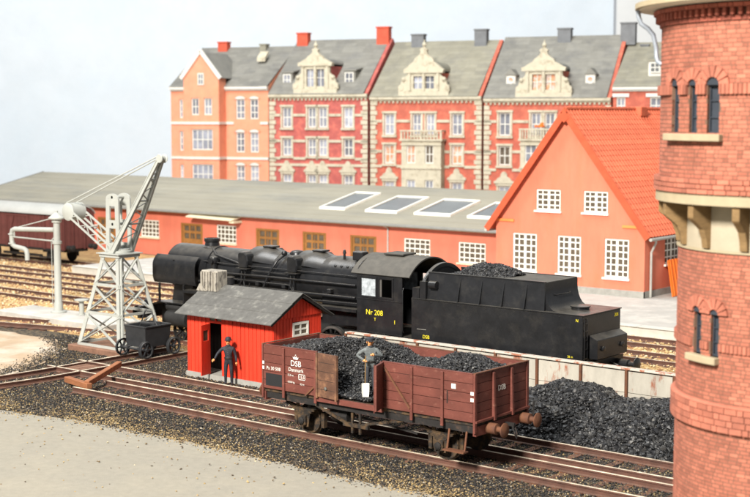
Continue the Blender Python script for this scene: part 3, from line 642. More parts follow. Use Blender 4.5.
# ------------------------------------------------------------------ people
def person(name, label, loc, rz, joints, edges, radii, colour, scale=1.0, cap='cap', capmat='cloth_dark', hands=()):
    names = list(joints); me = bpy.data.meshes.new(name)
    me.from_pydata([joints[k] for k in names], [(names.index(a), names.index(b)) for a, b in edges], [])
    o = bpy.data.objects.new('tmp', me); COL.objects.link(o)
    sk = o.modifiers.new('skin', 'SKIN'); sk.use_smooth_shade = True; sk.branch_smoothing = .4
    sv = me.skin_vertices[0].data
    for i, k in enumerate(names):
        r = radii[k]; sv[i].radius = r if isinstance(r, tuple) else (r, r); sv[i].use_root = (k == 'pelvis')
    su = o.modifiers.new('sub', 'SUBSURF'); su.levels = 2; su.render_levels = 2
    bpy.context.view_layer.update()
    m2 = bpy.data.meshes.new_from_object(o.evaluated_get(bpy.context.evaluated_depsgraph_get()))
    bpy.data.objects.remove(o)
    # fingers are joined into the same surface
    b = MB()
    for (w, d, sgn) in hands:
        w = Vector(w); d = Vector(d).normalized(); t = Vector((0, 0, 1)) if abs(d.z) < .8 else Vector((1, 0, 0)); a = d.cross(t).normalized(); n_ = a.cross(d)
        b.sphere(w+d*.05, .05, 10, (1, 1, 1))
        for k, L in enumerate((.062, .075, .07, .055)):
            q = w+d*.075+a*((k-1.5)*.022); b.tube([q, q+d*L*.55+n_*.008, q+d*L*.9-n_*.02], [.012, .011, .009], 6)
        q = w+d*.03+a*.045*sgn; b.tube([q, q+a*.03*sgn+d*.03, q+a*.03*sgn+d*.06], [.014, .013, .010], 6)
    m2.materials.clear(); bm = bmesh.new(); bm.from_mesh(m2); nb = len(bm.faces); bm.from_mesh(b.mesh('hand')); bm.faces.ensure_lookup_table()
    mats = ['cloth_grey', 'cloth_dark', 'skin', 'boot', 'cloth_navy']
    for i, f in enumerate(bm.faces): f.material_index = mats.index('skin' if i >= nb else colour(f.calc_center_median())); f.smooth = True
    bmesh.ops.scale(bm, vec=(scale,)*3, verts=bm.verts); 
    for k in mats: m2.materials.append(MATS[k])
    bm.to_mesh(m2); bm.free()
    p = bpy.data.objects.new(name, m2); COL.objects.link(p); p.location = loc; p.rotation_euler.z = rz; tag(p, label, 'person')
    hx, hy, hz = joints['head']; c = MB(); f = MB()
    if cap == 'cap':
        c.lathe((hx, hy+.01, hz+.045), (0, .12, 1), [(.112, 0), (.12, .02), (.128, .07), (.10, .1), (.02, .105)], 16)
        c.prism([(hx-.085, hy-.09), (hx+.085, hy-.09), (hx+.05, hy-.18), (hx-.05, hy-.18)], hz+.04, hz+.055, 'z')
    else:
        c.lathe((hx, hy+.01, hz+.05), (0, 0, 1), [(.155, 0), (.158, .015), (.115, .03), (.11, .09), (.075, .135), (.01, .15)], 16)
    def kid(o): o.parent = p; o.scale = (scale,)*3
    kid(c.build('cap', capmat, None, smooth=40, local=True))
    f.sphere((hx, hy-.108, hz-.015), .021, 8, (.8, 1.1, 1.5)); f.sphere((hx-.105, hy, hz-.01), .028, 8, (.4, .8, 1.2)); f.sphere((hx+.105, hy, hz-.01), .028, 8, (.4, .8, 1.2))
    kid(f.build('nose_and_ears', 'skin', None, smooth=60, local=True))
    b_ = MB(); b_.lathe((0, 0, 1.02), (0, 0, 1), [(.163, 0), (.168, .01), (.168, .045), (.163, .055)], 20); b_.v = [(x, y*.80, z) for x, y, z in b_.v]
    kid(b_.build('belt', 'boot', None, local=True))
    c2 = MB(); c2.lathe((0, -.012, 1.515), (0, -.05, 1), [(.085, 0), (.088, .01), (.07, .05)], 16, caps=False); kid(c2.build('collar', 'cloth_dark', None, local=True))
    bt = MB()
    for z_ in (1.12, 1.2, 1.28, 1.36): bt.sphere((0, -.128, z_), .011, 6)
    kid(bt.build('buttons', 'steel', None, local=True))
    e = MB()
    for s in (-1, 1): e.sphere((hx+s*.038, hy-.094, hz+.015), .013, 8); e.box(hx+s*.038-.02, hx+s*.038+.02, hy-.108, hy-.098, hz+.034, hz+.042)
    e.box(hx-.03, hx+.03, hy-.100, hy-.090, hz-.062, hz-.054)
    kid(e.build('eyes_and_mouth', 'boot', None, local=True))
    return p
R_ = dict(pelvis=(.15, .12), waist=(.145, .115), chest=(.17, .125), neck=.058, head=(.098, .115), crown=(.07, .08), hl=.092, hr=.092, kl=.068, kr=.068, al=.052, ar=.052, tl=(.05, .04), tr=(.05, .04),
          sl=.08, sr=.08, el=.056, er=.056, wl=.04, wr=.04)
E_ = [('pelvis', 'waist'), ('waist', 'chest'), ('chest', 'neck'), ('neck', 'head'), ('head', 'crown'), ('pelvis', 'hl'), ('pelvis', 'hr'), ('hl', 'kl'), ('kl', 'al'), ('al', 'tl'), ('hr', 'kr'), ('kr', 'ar'), ('ar', 'tr'),
      ('chest', 'sl'), ('chest', 'sr'), ('sl', 'el'), ('el', 'wl'), ('sr', 'er'), ('er', 'wr')]
def pose(**k):
    J = dict(pelvis=(0, 0, .94), waist=(0, 0, 1.12), chest=(0, 0, 1.34), neck=(0, -.01, 1.53), head=(0, -.02, 1.66), crown=(0, -.01, 1.74), hl=(-.1, 0, .86), hr=(.1, 0, .86), kl=(-.11, -.02, .49), kr=(.11, -.02, .49),
             al=(-.12, .02, .085), ar=(.12, .02, .085), tl=(-.13, -.15, .045), tr=(.13, -.15, .045), sl=(-.19, 0, 1.43), sr=(.19, 0, 1.43), el=(-.26, .02, 1.15), er=(.26, .02, 1.15), wl=(-.27, -.05, .91), wr=(.27, -.05, .91)); J.update(k); return J
def col_worker(c):
    if c.z > 1.545: return 'skin'
    if c.z < .12: return 'boot'
    if c.z > .88 or abs(c.x) > .235: return 'cloth_grey'
    return 'cloth_dark'
def col_navy(c):
    if c.z > 1.545: return 'skin'
    return 'boot' if c.z < .1 else 'cloth_navy'
J = pose(el=(-.42, .0, 1.24), wl=(-.22, -.24, 1.13), er=(.36, -.04, 1.2), wr=(.10, -.27, 1.30), kl=(-.10, -.03, .5), head=(-.01, -.03, 1.66))
PW = Vector((-23.99, 29.42, float(wcoal(np.array([-23.99]), np.array([29.42]))[0])+.0))
person('person', 'person in grey jacket and dark cap shovelling on the coal wagon', PW, .75, J, E_, R_, col_worker, .90, 'cap', 'cloth_dark',
       hands=[(J['wl'], (.5, -.75, -.15), 1), (J['wr'], (-.75, -.5, .1), -1)])
c75, s75 = math.cos(.75), math.sin(.75)
def wp(x, y, z): return PW+Vector((x*c75-y*s75, x*s75+y*c75, z))*.90
sh = thing('shovel', 'shovel with pale blade held upright by the person on the wagon', 'shovel', wp(-.2, -.33, 0))
MB().tube([wp(-.17, -.31, 1.28), wp(-.18, -.33, .42)], .017, 8).build('handle', 'timber', sh)
b0 = wp(-.18, -.33, .24); ax = Vector((c75, s75, 0)); fd = Vector((s75, -c75, 0))
m = MB(); nn = 5
for i in range(nn):
    for j in range(4):
        def q(i, j, o): u = (i/nn-.5); v = j/4; ww = .21*(1-.25*max(0, v-.6)*2); return tuple(b0+ax*(u*ww)+Vector((0, 0, .17-v*.38))+fd*(.10*u*u*4*.35+o+.05*v))
        m.hexa([q(i, j, 0), q(i+1, j, 0), q(i+1, j+1, 0), q(i, j+1, 0), q(i, j, .012), q(i+1, j, .012), q(i+1, j+1, .012), q(i, j+1, .012)])
m.build('blade', 'white_paint', sh)
J = pose(el=(-.40, -.02, 1.22), wl=(-.50, -.16, 1.02), er=(.27, .03, 1.14), wr=(.31, -.06, .90))
person('person', 'person in dark uniform and round hat standing at the hut door', (-33.98, 33.78, GZ+.02), .62, J, E_, R_, col_navy, .94, 'hat', 'cloth_navy',
       hands=[(J['wl'], (-.5, -.5, -.5), 1), (J['wr'], (.05, -.1, -1), 1)])
# ------------------------------------------------------------------ lattice coal crane
KX0, KX1, KY0, KY1 = -43.95, -41.35, 35.15, 37.45; KT = 3.62; kc = ((KX0+KX1)/2, (KY0+KY1)/2)
cr = thing('coal_crane', 'light grey coaling crane with slewing jib on a lattice tower', 'crane', (kc[0], kc[1], GZ))
MB().box(KX0-.35, KX1+.3, KY0-.25, KY1+.15, GZ, .06).build('plinth', 'board', cr, bevel=.03)
def corner(i, j, t): return Vector((kc[0]+(i*(KX1-KX0)/2)*(1-t*.60), kc[1]+(j*(KY1-KY0)/2)*(1-t*.58), .07+t*(KT-.07)))
C4 = [(-1, -1), (1, -1), (1, 1), (-1, 1)]
for (i, j) in C4:
    p, q = corner(i, j, 0), corner(i, j, 1)
    m = MB(); m.beam(p+Vector((0, -j*.07, 0)), q+Vector((0, -j*.07, 0)), .04, .18, (1, 0, 0)); m.beam(p+Vector((-i*.09, 0, 0)), q+Vector((-i*.09, 0, 0)), .18, .04, (0, 1, 0)); m.build('leg', 'crane_grey', cr)
lv = [0, .36, .68, 1.0]
for k in range(4):
    A, B = C4[k], C4[(k+1) % 4]
    for n_, t in enumerate(lv[:3]): MB().beam(corner(*A, t+.01), corner(*B, t+.01), .07, .10).build('girt', 'crane_grey', cr)
    for t0, t1 in zip(lv, lv[1:]):
        MB().beam(corner(*A, t0+.01), corner(*B, t1-.01), .10, .035).build('brace', 'crane_grey', cr)
        MB().beam(corner(*B, t0+.01), corner(*A, t1-.01), .10, .045).build('brace', 'crane_grey', cr)
pl = MB().box(kc[0]-.60, kc[0]+.60, kc[1]-.56, kc[1]+.56, KT, KT+.13).build('platform', 'crane_grey', cr, bevel=.01)
MB().box(kc[0]-.68, kc[0]+.68, kc[1]-.64, kc[1]+.64, KT+.132, KT+.17).build('deck', 'crane_grey', pl)
MB().lathe((kc[0], kc[1], KT+.172), (0, 0, 1), [(.52, 0), (.52, .09), (.45, .1), (.45, .16)], 20).build('turntable', 'crane_grey', cr, smooth=40)
bz = KT+.30
for s in (-1, 1):   # mast plates with slots
    y = kc[1]+s*.30
    holes = [(-.2, .2, .35, .95), (-.18, .18, 1.28, 1.85)]
    MB().wall(lambda u, z, d: (kc[0]-.05+u*(1-.12*z/2.3), y+d, bz-.1+z), -.42, .42, 0, 2.15, holes, .07).build('mast_plate', 'crane_grey', cr)
    MB().prism([(kc[0]-.05+.37*math.cos(a)*1.0, bz-.1+2.152+.2*math.sin(a)) for a in np.linspace(0, PI, 9)], y, y+.07).build('mast_head', 'crane_grey', cr)
for z in (.2, 1.12, 2.2): MB().cyl((kc[0]-.05, kc[1]-.3, bz-.1+z), (kc[0]-.05, kc[1]+.37, bz-.1+z), .06).build('mast_pin', 'crane_grey', cr)
tip = Vector((-40.05, 36.3, 7.62))
for s in (-1, 1):
    p = Vector((kc[0]+.15, kc[1]+s*.50, bz-.06)); q = tip+Vector((-.08, s*.10, -.05))
    d = (q-p); up = Vector((-.8, 0, .58))
    th_ = Vector((0, .03, 0)); a0, b0_, a1, b1 = p-up*.10, p+up*.10, q-up*.06, q+up*.06
    MB().hexa([a0-th_, a1-th_, a1+th_, a0+th_, b0_-th_, b1-th_, b1+th_, b0_+th_]).build('jib_girder', 'crane_grey', cr)
    for e in (-.10, .10): MB().beam(p+up*e, q+up*e*.6, .11, .035, up).build('jib_flange', 'crane_grey', cr)
for i in range(9):
    a = Vector((kc[0]+.15, kc[1], bz-.06)); t0, t1 = .12+i*.085, .12+(i+1)*.085; w0, w1 = .47*(1-t0)+.1*t0, .47*(1-t1)+.1*t1; sg = 1 if i % 2 else -1
    MB().beam(a.lerp(tip, t0)+Vector((0, sg*w0, 0)), a.lerp(tip, t1)+Vector((0, -sg*w1, 0)), .05, .03).build('jib_lacing', 'crane_grey', cr)
for t in (.30, .55, .78):
    a = Vector((kc[0]+.15, kc[1], bz-.06)); c = a.lerp(tip, t); w_ = .5*(1-t)+.1*t; MB().cyl(c+Vector((0, -w_, 0)), c+Vector((0, w_, 0)), .035).build('jib_tie', 'crane_grey', cr)
MB().lathe(tip+Vector((0, -.16, 0)), (0, 1, 0), [(.16, 0), (.18, .03), (.12, .06), (.12, .26), (.18, .29), (.16, .32)], 18).build('head_sheave', 'crane_grey', cr, smooth=40)
cw = Vector((-45.45, 36.3, 5.32))
for s in (-1, 1):
    p = Vector((kc[0]-.15, kc[1]+s*.34, bz-.05)); q = cw+Vector((.2, s*.34, -.1)); d = q-p; up = Vector((.5, 0, .86))
    for e in (-.14, .14): MB().beam(p+up*e, q+up*e, .05, .07).build('counter_chord', 'crane_grey', cr)
    for i in range(8): a, b = p+d*(i/8), p+d*((i+1)/8); e = .14; MB().beam(a+up*(e if i % 2 else -e), b+up*(-e if i % 2 else e), .03, .03).build('counter_lacing', 'crane_grey', cr)
for t in (.25, .6):
    c = Vector((kc[0]-.15, kc[1], bz-.05)).lerp(cw, t); MB().cyl(c-Vector((0, .34, 0)), c+Vector((0, .34, 0)), .03).build('counter_tie', 'crane_grey', cr)
MB().lathe(cw+Vector((0, -.36, 0)), (0, 1, 0), [(.33, 0), (.37, .03), (.37, .70), (.33, .73)], 28).build('counterweight', 'crane_grey', cr, smooth=40)
for s in (-.12, .12): MB().tube([tip+Vector((0, s, .12)), cw+Vector((-.15, s*2.2, .36))], .028, 6).build('rope', 'crane_grey', cr)
# ------------------------------------------------------------------ narrow gauge coal cart
ct = thing('coal_cart', 'small black four-wheeled coal cart on narrow track by the crane', 'cart', (-40.1, 35.45, 0))
def cb(z): t = (z-.42)/.85; return (.54+.06*t, .60+.06*t)
m = MB(); (a0, b0_), (a1, b1) = cb(.42), cb(1.27)
cxx, cyy = -40.1, 35.48
out = [(cxx+sx*a0, cyy+sy*b0_, .40) for sx, sy in C4]+[(cxx+sx*a1, cyy+sy*b1, 1.22) for sx, sy in C4]
inn = [(cxx+sx*(a0-.05), cyy+sy*(b0_-.05), .46) for sx, sy in C4]+[(cxx+sx*(a1-.05), cyy+sy*(b1-.05), 1.22) for sx, sy in C4]
m.add(out+inn, [(0, 1, 2, 3), (0, 1, 5, 4), (1, 2, 6, 5), (2, 3, 7, 6), (3, 0, 4, 7), (8, 9, 10, 11), (8, 9, 13, 12), (9, 10, 14, 13), (10, 11, 15, 14), (11, 8, 12, 15), (4, 5, 13, 12), (5, 6, 14, 13), (6, 7, 15, 14), (7, 4, 12, 15)])
m.build('body', 'cart_black', ct)
rim = MB()
for sx in (-1, 1): rim.beam((cxx+sx*(a1+.01), cyy-b1, 1.20), (cxx+sx*(a1+.01), cyy+b1, 1.20), .04, .05)
for sy in (-1, 1): rim.beam((cxx-a1, cyy+sy*(b1+.01), 1.20), (cxx+a1, cyy+sy*(b1+.01), 1.20), .04, .05)
rim.build('rim', 'cart_black', ct)
for y in (34.78, 36.2):
    MB().cyl((-40.85, y, .34), (-39.35, y, .34), .05).build('axle', 'cart_black', ct)
    for s, X in ((-1, -40.78), (1, -39.42)): wheel((X, y, .345), .325, 'wheel', 'cart_black', ct, axis=(1, 0, 0), side=s, spokes=6, w=.12)
for X in (-40.4, -39.8): MB().box(X-.05, X+.05, 34.7, 36.3, .385, .42).build('frame', 'cart_black', ct)
hb = MB(); hb.tube([(-40.62, 35.5, 1.0), (-40.25, 35.5, 1.72), (-39.9, 35.5, 1.72), (-39.55, 35.5, 1.15)], .028, 6); hb.build('bail', 'cart_black', ct)
MB().beam((-40.3, 35.3, 1.28), (-39.75, 35.55, 1.25), .10, .06).build('cross_bar', 'cart_black', ct)
# ------------------------------------------------------------------ water column and its island
isl = MB().prism([(-54.5, 38.75), (-46.6, 38.75), (-46.6, 40.9), (-54.5, 40.9)], GZ, .12, 'z').build('island', 'platform', None, bevel=.03); tag(isl, kind='structure')
wc = thing('water_column', 'pale grey water column with swivelling pipe arm beside the track', 'water column', (-51.5, 40.1, .12))
bx_, by_ = -51.5, 40.1
MB().lathe((bx_, by_, .12), (0, 0, 1), [(.36, 0), (.36, .06), (.22, .1), (.2, .45), (.175, .5), (.16, 3.2), (.22, 3.22), (.22, 3.34), (.16, 3.36), (.155, 4.2), (.23, 4.22), (.23, 4.38)], 20).build('pillar', 'crane_grey', wc, smooth=40)
MB().lathe((bx_, by_, 4.502), (0, 0, 1), [(.38, 0), (.38, .06), (.12, .26), (.07, .3), (.07, .38), (.01, .4)], 20).build('cap', 'crane_grey', wc, smooth=40)
ex = bx_-3.35
MB().tube([(bx_-.15, by_, 3.98), (ex+.15, by_, 3.86), (ex-.02, by_, 3.80), (ex-.10, by_, 3.62), (ex-.10, by_, 3.30), (ex-.04, by_, 3.10), (ex+.14, by_, 3.02), (ex+.85, by_, 2.95), (ex+1.02, by_, 2.88), (ex+1.08, by_, 2.70), (ex+1.08, by_, 2.42)], .115, 12).build('pipe_arm', 'crane_grey', wc, smooth=50)
MB().tube([(bx_, by_, 4.58), (ex+.35, by_, 3.95)], .025, 6).build('stay_rod', 'crane_grey', wc)
MB().tube([(bx_-.1, by_, 3.45), (ex+.2, by_, 3.48), (ex-.05, by_, 3.5)], .04, 6).build('control_rod', 'crane_grey', wc)
MB().tube([(ex+.1, by_, 3.82), (ex+.12, by_, 3.45)], .03, 6).build('link_rod', 'crane_grey', wc)
for z in (3.35, 3.8): MB().lathe((ex-.10, by_, z-.42+.2), (0, 0, 1), [(.17, 0), (.17, .05)], 12).build('pipe_flange', 'crane_grey', wc)
MB().tube([(bx_-.42, by_, 3.4), (bx_-.42, by_, .3)], .018, 6).build('chain', 'crane_grey', wc)
MB().beam((bx_-.2, by_, 3.62), (bx_-.46, by_, 3.42), .05).build('chain_arm', 'crane_grey', wc)
hy = thing('valve_post', 'short pale mushroom-shaped valve post beside the water column', 'valve', (-50.0, 40.25, .12))
MB().lathe((-50.0, 40.25, .12), (0, 0, 1), [(.18, 0), (.12, .05), (.11, .62)], 12).build('post', 'crane_grey', hy, smooth=40)
MB().lathe((-50.0, 40.25, .742), (0, 0, 1), [(.1, 0), (.33, .05), (.33, .10), (.05, .13)], 16).build('handwheel', 'crane_grey', hy, smooth=40)
# ------------------------------------------------------------------ steam locomotive
LC = 39.35; NS = 38.10; FS = 40.60
lo = thing('steam_locomotive', 'black steam locomotive number 208 with smoke deflectors', 'locomotive', (-36.5, LC, 0))
LB, LU = 'loco_black', 'loco_under'
def ring(stations, a0, a1, n, yc=LC, zc=3.05, th=.04):
    """shell wrapped over the boiler: stations (x, r), angles measured from +y upwards"""
    m = MB(); V = []; k = len(stations)
    for (x, r) in stations:
        for rr in (r, r-th):
            for i in range(n+1):
                q = a0+(a1-a0)*i/n; V.append((x, yc+rr*math.cos(q), zc+rr*math.sin(q)))
    w = n+1; F = []
    for j in range(k-1):
        o = j*2*w; p = o+2*w
        for i in range(n):
            F.append((o+i, o+i+1, p+i+1, p+i)); F.append((o+w+i, p+w+i, p+w+i+1, o+w+i+1))
        F.append((o, p, p+w, o+w)); F.append((o+n, o+w+n, p+w+n, p+n))
    for o in (0, (k-1)*2*w):
        for i in range(n): F.append((o+i, o+i+1, o+w+i+1, o+w+i))
    return m.add(V, F)
bo = MB().lathe((0, LC, 3.05), (1, 0, 0), [(.90, -42.3), (.93, -42.28), (.93, -40.0), (.945, -39.99), (.945, -39.9), (.90, -39.88), (.90, -37.9), (.915, -37.89), (.915, -37.83), (.90, -37.82), (.90, -35.3), (.915, -35.29), (.915, -35.23), (.92, -35.2), (.94, -33.6), (.955, -33.59), (.955, -33.53), (.95, -33.5), (.96, -31.72)], 40).build('boiler', LB, lo, smooth=35)
MB().lathe((-42.3, LC, 3.05), (-1, 0, 0), [(.86, 0), (.84, .03), (.70, .05), (.66, .09), (.4, .17), (.08, .2), (.06, .28)], 32).build('smokebox_door', LB, bo, smooth=35)
MB().box(-33.7, -31.75, LC-.88, LC+.88, 1.55, 3.0).build('firebox', LB, lo)
for x in (-33.2, -32.9, -32.6, -32.3): MB().lathe((x, LC-.93*math.cos(.75), 3.05+.93*math.sin(.75)), (0, -.73, .68), [(.06, 0), (.06, .05), (.03, .06)], 10).build('wash_plug', LB, bo)
MB().lathe((-40.45, LC, 3.92), (0, 0, 1), [(.40, 0), (.31, .06), (.29, .20), (.33, .24), (.33, .36), (.26, .365), (.24, .2)], 24).build('chimney', LB, lo, smooth=35)
# sand boxes wrapped over the boiler with square mouth pieces
for (x0, x1) in ((-37.85, -36.35), (-35.25, -33.75)):
    d = ring([(x0, 1.02), (x0+.04, 1.06), (x0+.75, 1.06), (x0+1.0, 1.0), (x1, .91)], .85, PI-.55, 16, th=.15).build('sand_box', LB, lo, smooth=45)
    for s in (-1, 1):
        MB().prism([(x0-.02, 3.34), (x0+.42, 3.34), (x0+.50, 3.62), (x0+.46, 3.86), (x0+.30, 3.97), (x0+.02, 3.97), (x0-.04, 3.85)], LC+s*.92-.22, LC+s*.92+.22).build('sand_valve', LB, d, bevel=.04)
        MB().box(x0-.10, x0+.52, LC+s*1.0-.2, LC+s*1.0+.2, 3.29, 3.335).build('valve_flange', LB, d)
        for k in range(2): MB().tube([(x0+.1+.2*k, LC+s*1.03, 3.3), (x0+.1+.15*k, LC+s*1.08, 2.8), (x0-.2+.6*k, LC+s*1.12, 2.1), (x0-.2+.7*k, LC+s*1.1, 1.6)], .028, 6).build('sand_pipe', LB, d)
    MB().box(x0+.45, x1-.5, LC-.22, LC+.22, 4.10, 4.17).build('filler_lid', LB, d, bevel=.02)
st = MB().lathe((-35.75, LC, 3.9), (0, 0, 1), [(.30, 0), (.29, .08), (.22, .15), (.10, .18), (.02, .19)], 20).build('steam_dome', LB, lo, smooth=40)
def tb(name, pts, r, par=lo, m_=LB): return MB().tube(pts, r, 8).build(name, m_, par, smooth=60)
N1 = LC-1.0
tb('pipe', [(-35.9, LC-.5, 3.95), (-36.0, LC-.86, 3.72), (-36.15, LC-1.02, 3.4), (-36.35, LC-1.05, 3.05), (-36.6, LC-1.05, 2.6)], .05)
MB().sphere((-35.92, LC-.55, 3.98), .12, 12).build('clack_valve', LB, lo, smooth=60)
tb('pipe', [(-39.9, LC-.5, 3.92), (-39.4, LC-.82, 3.72), (-38.2, LC-.93, 3.52), (-37.6, LC-.98, 3.38)], .045)
MB().lathe((-39.35, LC-.98, 2.6), (0, 0, 1), [(.12, 0), (.12, .8), (.17, .82), (.2, .95), (.17, 1.05), (.05, 1.1)], 14).build('feed_pump', LB, lo, smooth=40)
MB().cyl((-39.35, LC-1.2, 3.5), (-39.35, LC-.78, 3.5), .12).build('pump_valve', LB, lo, smooth=40)
for s in (-1, 1):
    y = LC+s*1.02
    tb('handrail', [(-40.0, LC+s*.96, 3.45), (-38.4, y, 3.42), (-36, y, 3.42), (-33.5, y+s*.02, 3.42), (-31.8, y+s*.05, 3.42)], .022)
    for x in (-39.4, -38.3, -37.2, -36, -34.8, -33.6, -32.5): MB().cyl((x, LC+s*.8, 3.38), (x, y, 3.42), .018, n=6).build('rail_stanchion', LB, lo)
    tb('pipe', [(-39.2, y+s*.03, 3.05), (-36.2, y+s*.05, 3.08), (-34, y+s*.06, 3.08), (-31.9, y+s*.06, 3.08)], .04)
    tb('pipe', [(-40.2, y, 2.62), (-37.8, y+s*.04, 2.6), (-33, y+s*.08, 2.62), (-31.9, y+s*.08, 2.62)], .05)
    tb('pipe', [(-38.6, y+s*.03, 2.9), (-38.2, y+s*.05, 2.86), (-35.2, y+s*.05, 2.84), (-34.9, y+s*.05, 2.5), (-34.9, y+s*.05, 1.8)], .03)
    tb('reversing_rod', [(-37.6, y+s*.06, 2.32), (-31.8, y+s*.1, 2.42)], .035)
    tb('pipe', [(-37.2, y+s*.02, 3.25), (-35.4, y+s*.03, 3.24), (-35.2, y+s*.03, 3.4)], .025)
    lp_ = [(-37.55+.26*math.cos(q), y+s*.06, 2.70+.3*math.sin(q)) for q in np.linspace(PI*.95, PI*2.05, 9)]; tb('loop_pipe', lp_, .028)
    MB().cyl((-38.0, y-s*.12, 1.80), (-36.6, y-s*.12, 1.80), .22, n=18).build('air_tank', LB, lo, smooth=40)
    MB().lathe((-38.35, y+s*.04, 2.24), (0, 0, 1), [(.18, 0), (.19, .03), (.19, .30), (.12, .32), (.12, .40), (.2, .42), (.2, .68), (.1, .72)], 16).build('air_pump', LB, lo, smooth=40)
    for x in (-36.9, -35.5, -33.2): MB().box(x-.09, x+.09, y-.08, y+.10, 2.7, 2.86).build('valve_box', LB, lo, bevel=.02)
    # running board, front apron and deflector
    rb = MB().box(-40.9, -31.72, min(LC+s*.70, LC+s*1.25), max(LC+s*.70, LC+s*1.25), 2.18, 2.23).build('running_board', LB, lo)
    MB().box(-40.9, -31.72, LC+s*1.25-.02, LC+s*1.25+.02, 2.12, 2.235).build('board_edge', LB, rb)
    MB().box(-42.4, -40.8, min(LC+s*.60, LC+s*1.25), max(LC+s*.60, LC+s*1.25), 1.60, 1.65).build('front_board', LB, lo); MB().box(-40.9, -40.85, min(LC+s*.70, LC+s*1.25), max(LC+s*.70, LC+s*1.25), 1.651, 2.178).build('board_riser', LB, lo)
    for x in (-39.1, -37.4, -35.8, -34.1, -32.4): MB().prism([(LC+s*.55, 1.75), (LC+s*.6, 1.75), (LC+s*1.2, 2.178), (LC+s*.55, 2.178)], x-.02, x+.02, 'x').build('board_bracket', LU, rb)
    MB().prism([(-43.3, 1.38), (-43.3, 1.34), (-42.38, 1.58), (-42.38, 1.64)], LC+s*.30 if s > 0 else LC-1.24, LC+1.24 if s > 0 else LC-.30).build('apron', LB, lo)
    dy = lambda z: LC+s*(1.24-.30*max(0, (z-3.15)/.45)**2-.10*max(0, (2.75-z)/.33)**2)
    zz_ = np.linspace(2.42, 3.58, 13)
    de = MB().prism([(dy(z)-.015, z) for z in zz_]+[(dy(z)+.015, z) for z in zz_[::-1]], -42.70, -40.20, 'x').build('smoke_deflector', LB, lo, smooth=40)
    for x in (-42.6, -41.9, -41.1, -40.35):
        for z in (2.8, 3.1): MB().lathe((x, LC+s*1.25, z), (0, s, 0), [(.03, 0), (.03, .012), (.01, .02)], 8).build('rivet', LB, de)
    for x in (-42.35, -40.9): MB().box(x-.04, x+.04, LC+s*1.20-.03, LC+s*1.20+.03, 1.655, 2.418).build('deflector_post', LB, lo)
    for z in (2.6, 3.4): MB().beam((-41.5, LC+s*.85, z), (-41.5, LC+s*1.21, z), .05).build('deflector_stay', LB, lo)
    buffer_((-43.63, LC+s*.87, 1.05), (-1, 0, 0), lo, LB, .55, .22)
    MB().lathe((-43.35, LC+s*.85, 1.46), (-1, 0, 0), [(.15, 0), (.17, .05), (.17, .2), (.13, .22)], 14).build('head_lamp', LB, lo, smooth=40)
    # cylinders and motion
    cy = MB().cyl((-41.95, LC+s*1.02, .98), (-40.75, LC+s*1.02, .98), .34, n=20).build('cylinder', LU, lo, smooth=40)
    MB().cyl((-42.05, LC+s*1.0, 1.42), (-40.65, LC+s*1.0, 1.42), .16, n=14).build('valve_chest', LU, cy, smooth=40)
    MB().box(-41.9, -40.8, LC+s*.92-.2, LC+s*.92+.2, .95, 1.5).build('cylinder_casing', LU, cy)
    MB().beam((-40.7, LC+s*1.04, .78), (-36.6, LC+s*1.12, .62), .06, .12).build('main_rod', 'steel', lo)
    MB().beam((-39.9, LC+s*.98, .55), (-33.3, LC+s*.98, .55), .05, .11).build('side_rod', 'steel', lo)
    MB().beam((-40.8, LC+s*1.05, 1.15), (-39.1, LC+s*1.05, 1.15), .06, .1).build('slide_bar', 'steel', lo)
    MB().beam((-39.0, LC+s*1.1, 1.45), (-37.9, LC+s*1.1, .9), .05, .09).build('valve_rod', 'steel', lo)
    wheel((-41.6, LC+s*.72, .42), .42, 'leading_wheel', LU, lo, side=s, spokes=9)
    for x in (-39.9, -38.25, -36.6, -34.95, -33.3):
        wd = wheel((x, LC+s*.72, .72), .70, 'driving_wheel', LU, lo, side=s, spokes=14)
        MB().lathe((x, LC+s*.72, .72), (0, s, 0), [(.62, .066), (.695, .066), (.70, .04), (.70, 0)], 32, caps=False).build('tyre', 'steel', wd)
        MB().prism([(x-.25, .72+.42), (x+.25, .72+.42), (x+.4, .72+.25), (x-.4, .72+.25)], LC+s*.75-.03, LC+s*.75+.03).build('counterweight', LU, wd)
    # steps
    for (x, zz) in ((-42.9, (.55, .95)), (-30.6, (.55, .95, 1.3))):
        for z in zz: MB().box(x-.22, x+.22, LC+s*1.25-.14, LC+s*1.25+.02, z-.02, z+.02).build('step', LU, lo)
        for q in (-.2, .2): MB().box(x+q-.02, x+q+.02, LC+s*1.25-.02, LC+s*1.25+.01, zz[0], 1.5).build('step_iron', LU, lo)
MB().box(-43.0, -31.0, LC-.5, LC+.5, .62, 1.35).build('main_frame', LU, lo)
MB().box(-43.66, -43.48, LC-1.28, LC+1.28, .82, 1.33).build('buffer_beam', LB, lo)
MB().box(-43.6, -42.3, LC-.28, LC+.28, 1.335, 1.40).build('front_deck', LB, lo)
MB().prism([(-42.3, 1.4), (-41.0, 1.4), (-41.0, 2.3), (-42.1, 2.3)], LC-.6, LC+.6).build('smokebox_saddle', LB, lo)
MB().beam((-43.66, LC, 1.02), (-43.95, LC, 1.02), .08, .1).build('coupling_hook', LU, lo)
for x, h in ((-33.05, .34), (-32.25, .16)): MB().lathe((x, LC-.35, 3.93), (0, 0, 1), [(.05, 0), (.05, h*.6), (.08, h*.62), (.05, h), (.01, h+.03)], 10).build('whistle', LB, lo)
MB().box(-32.45, -31.95, LC-.62, LC-.25, 3.95, 4.28).build('turbo_generator', LB, lo, bevel=.03)
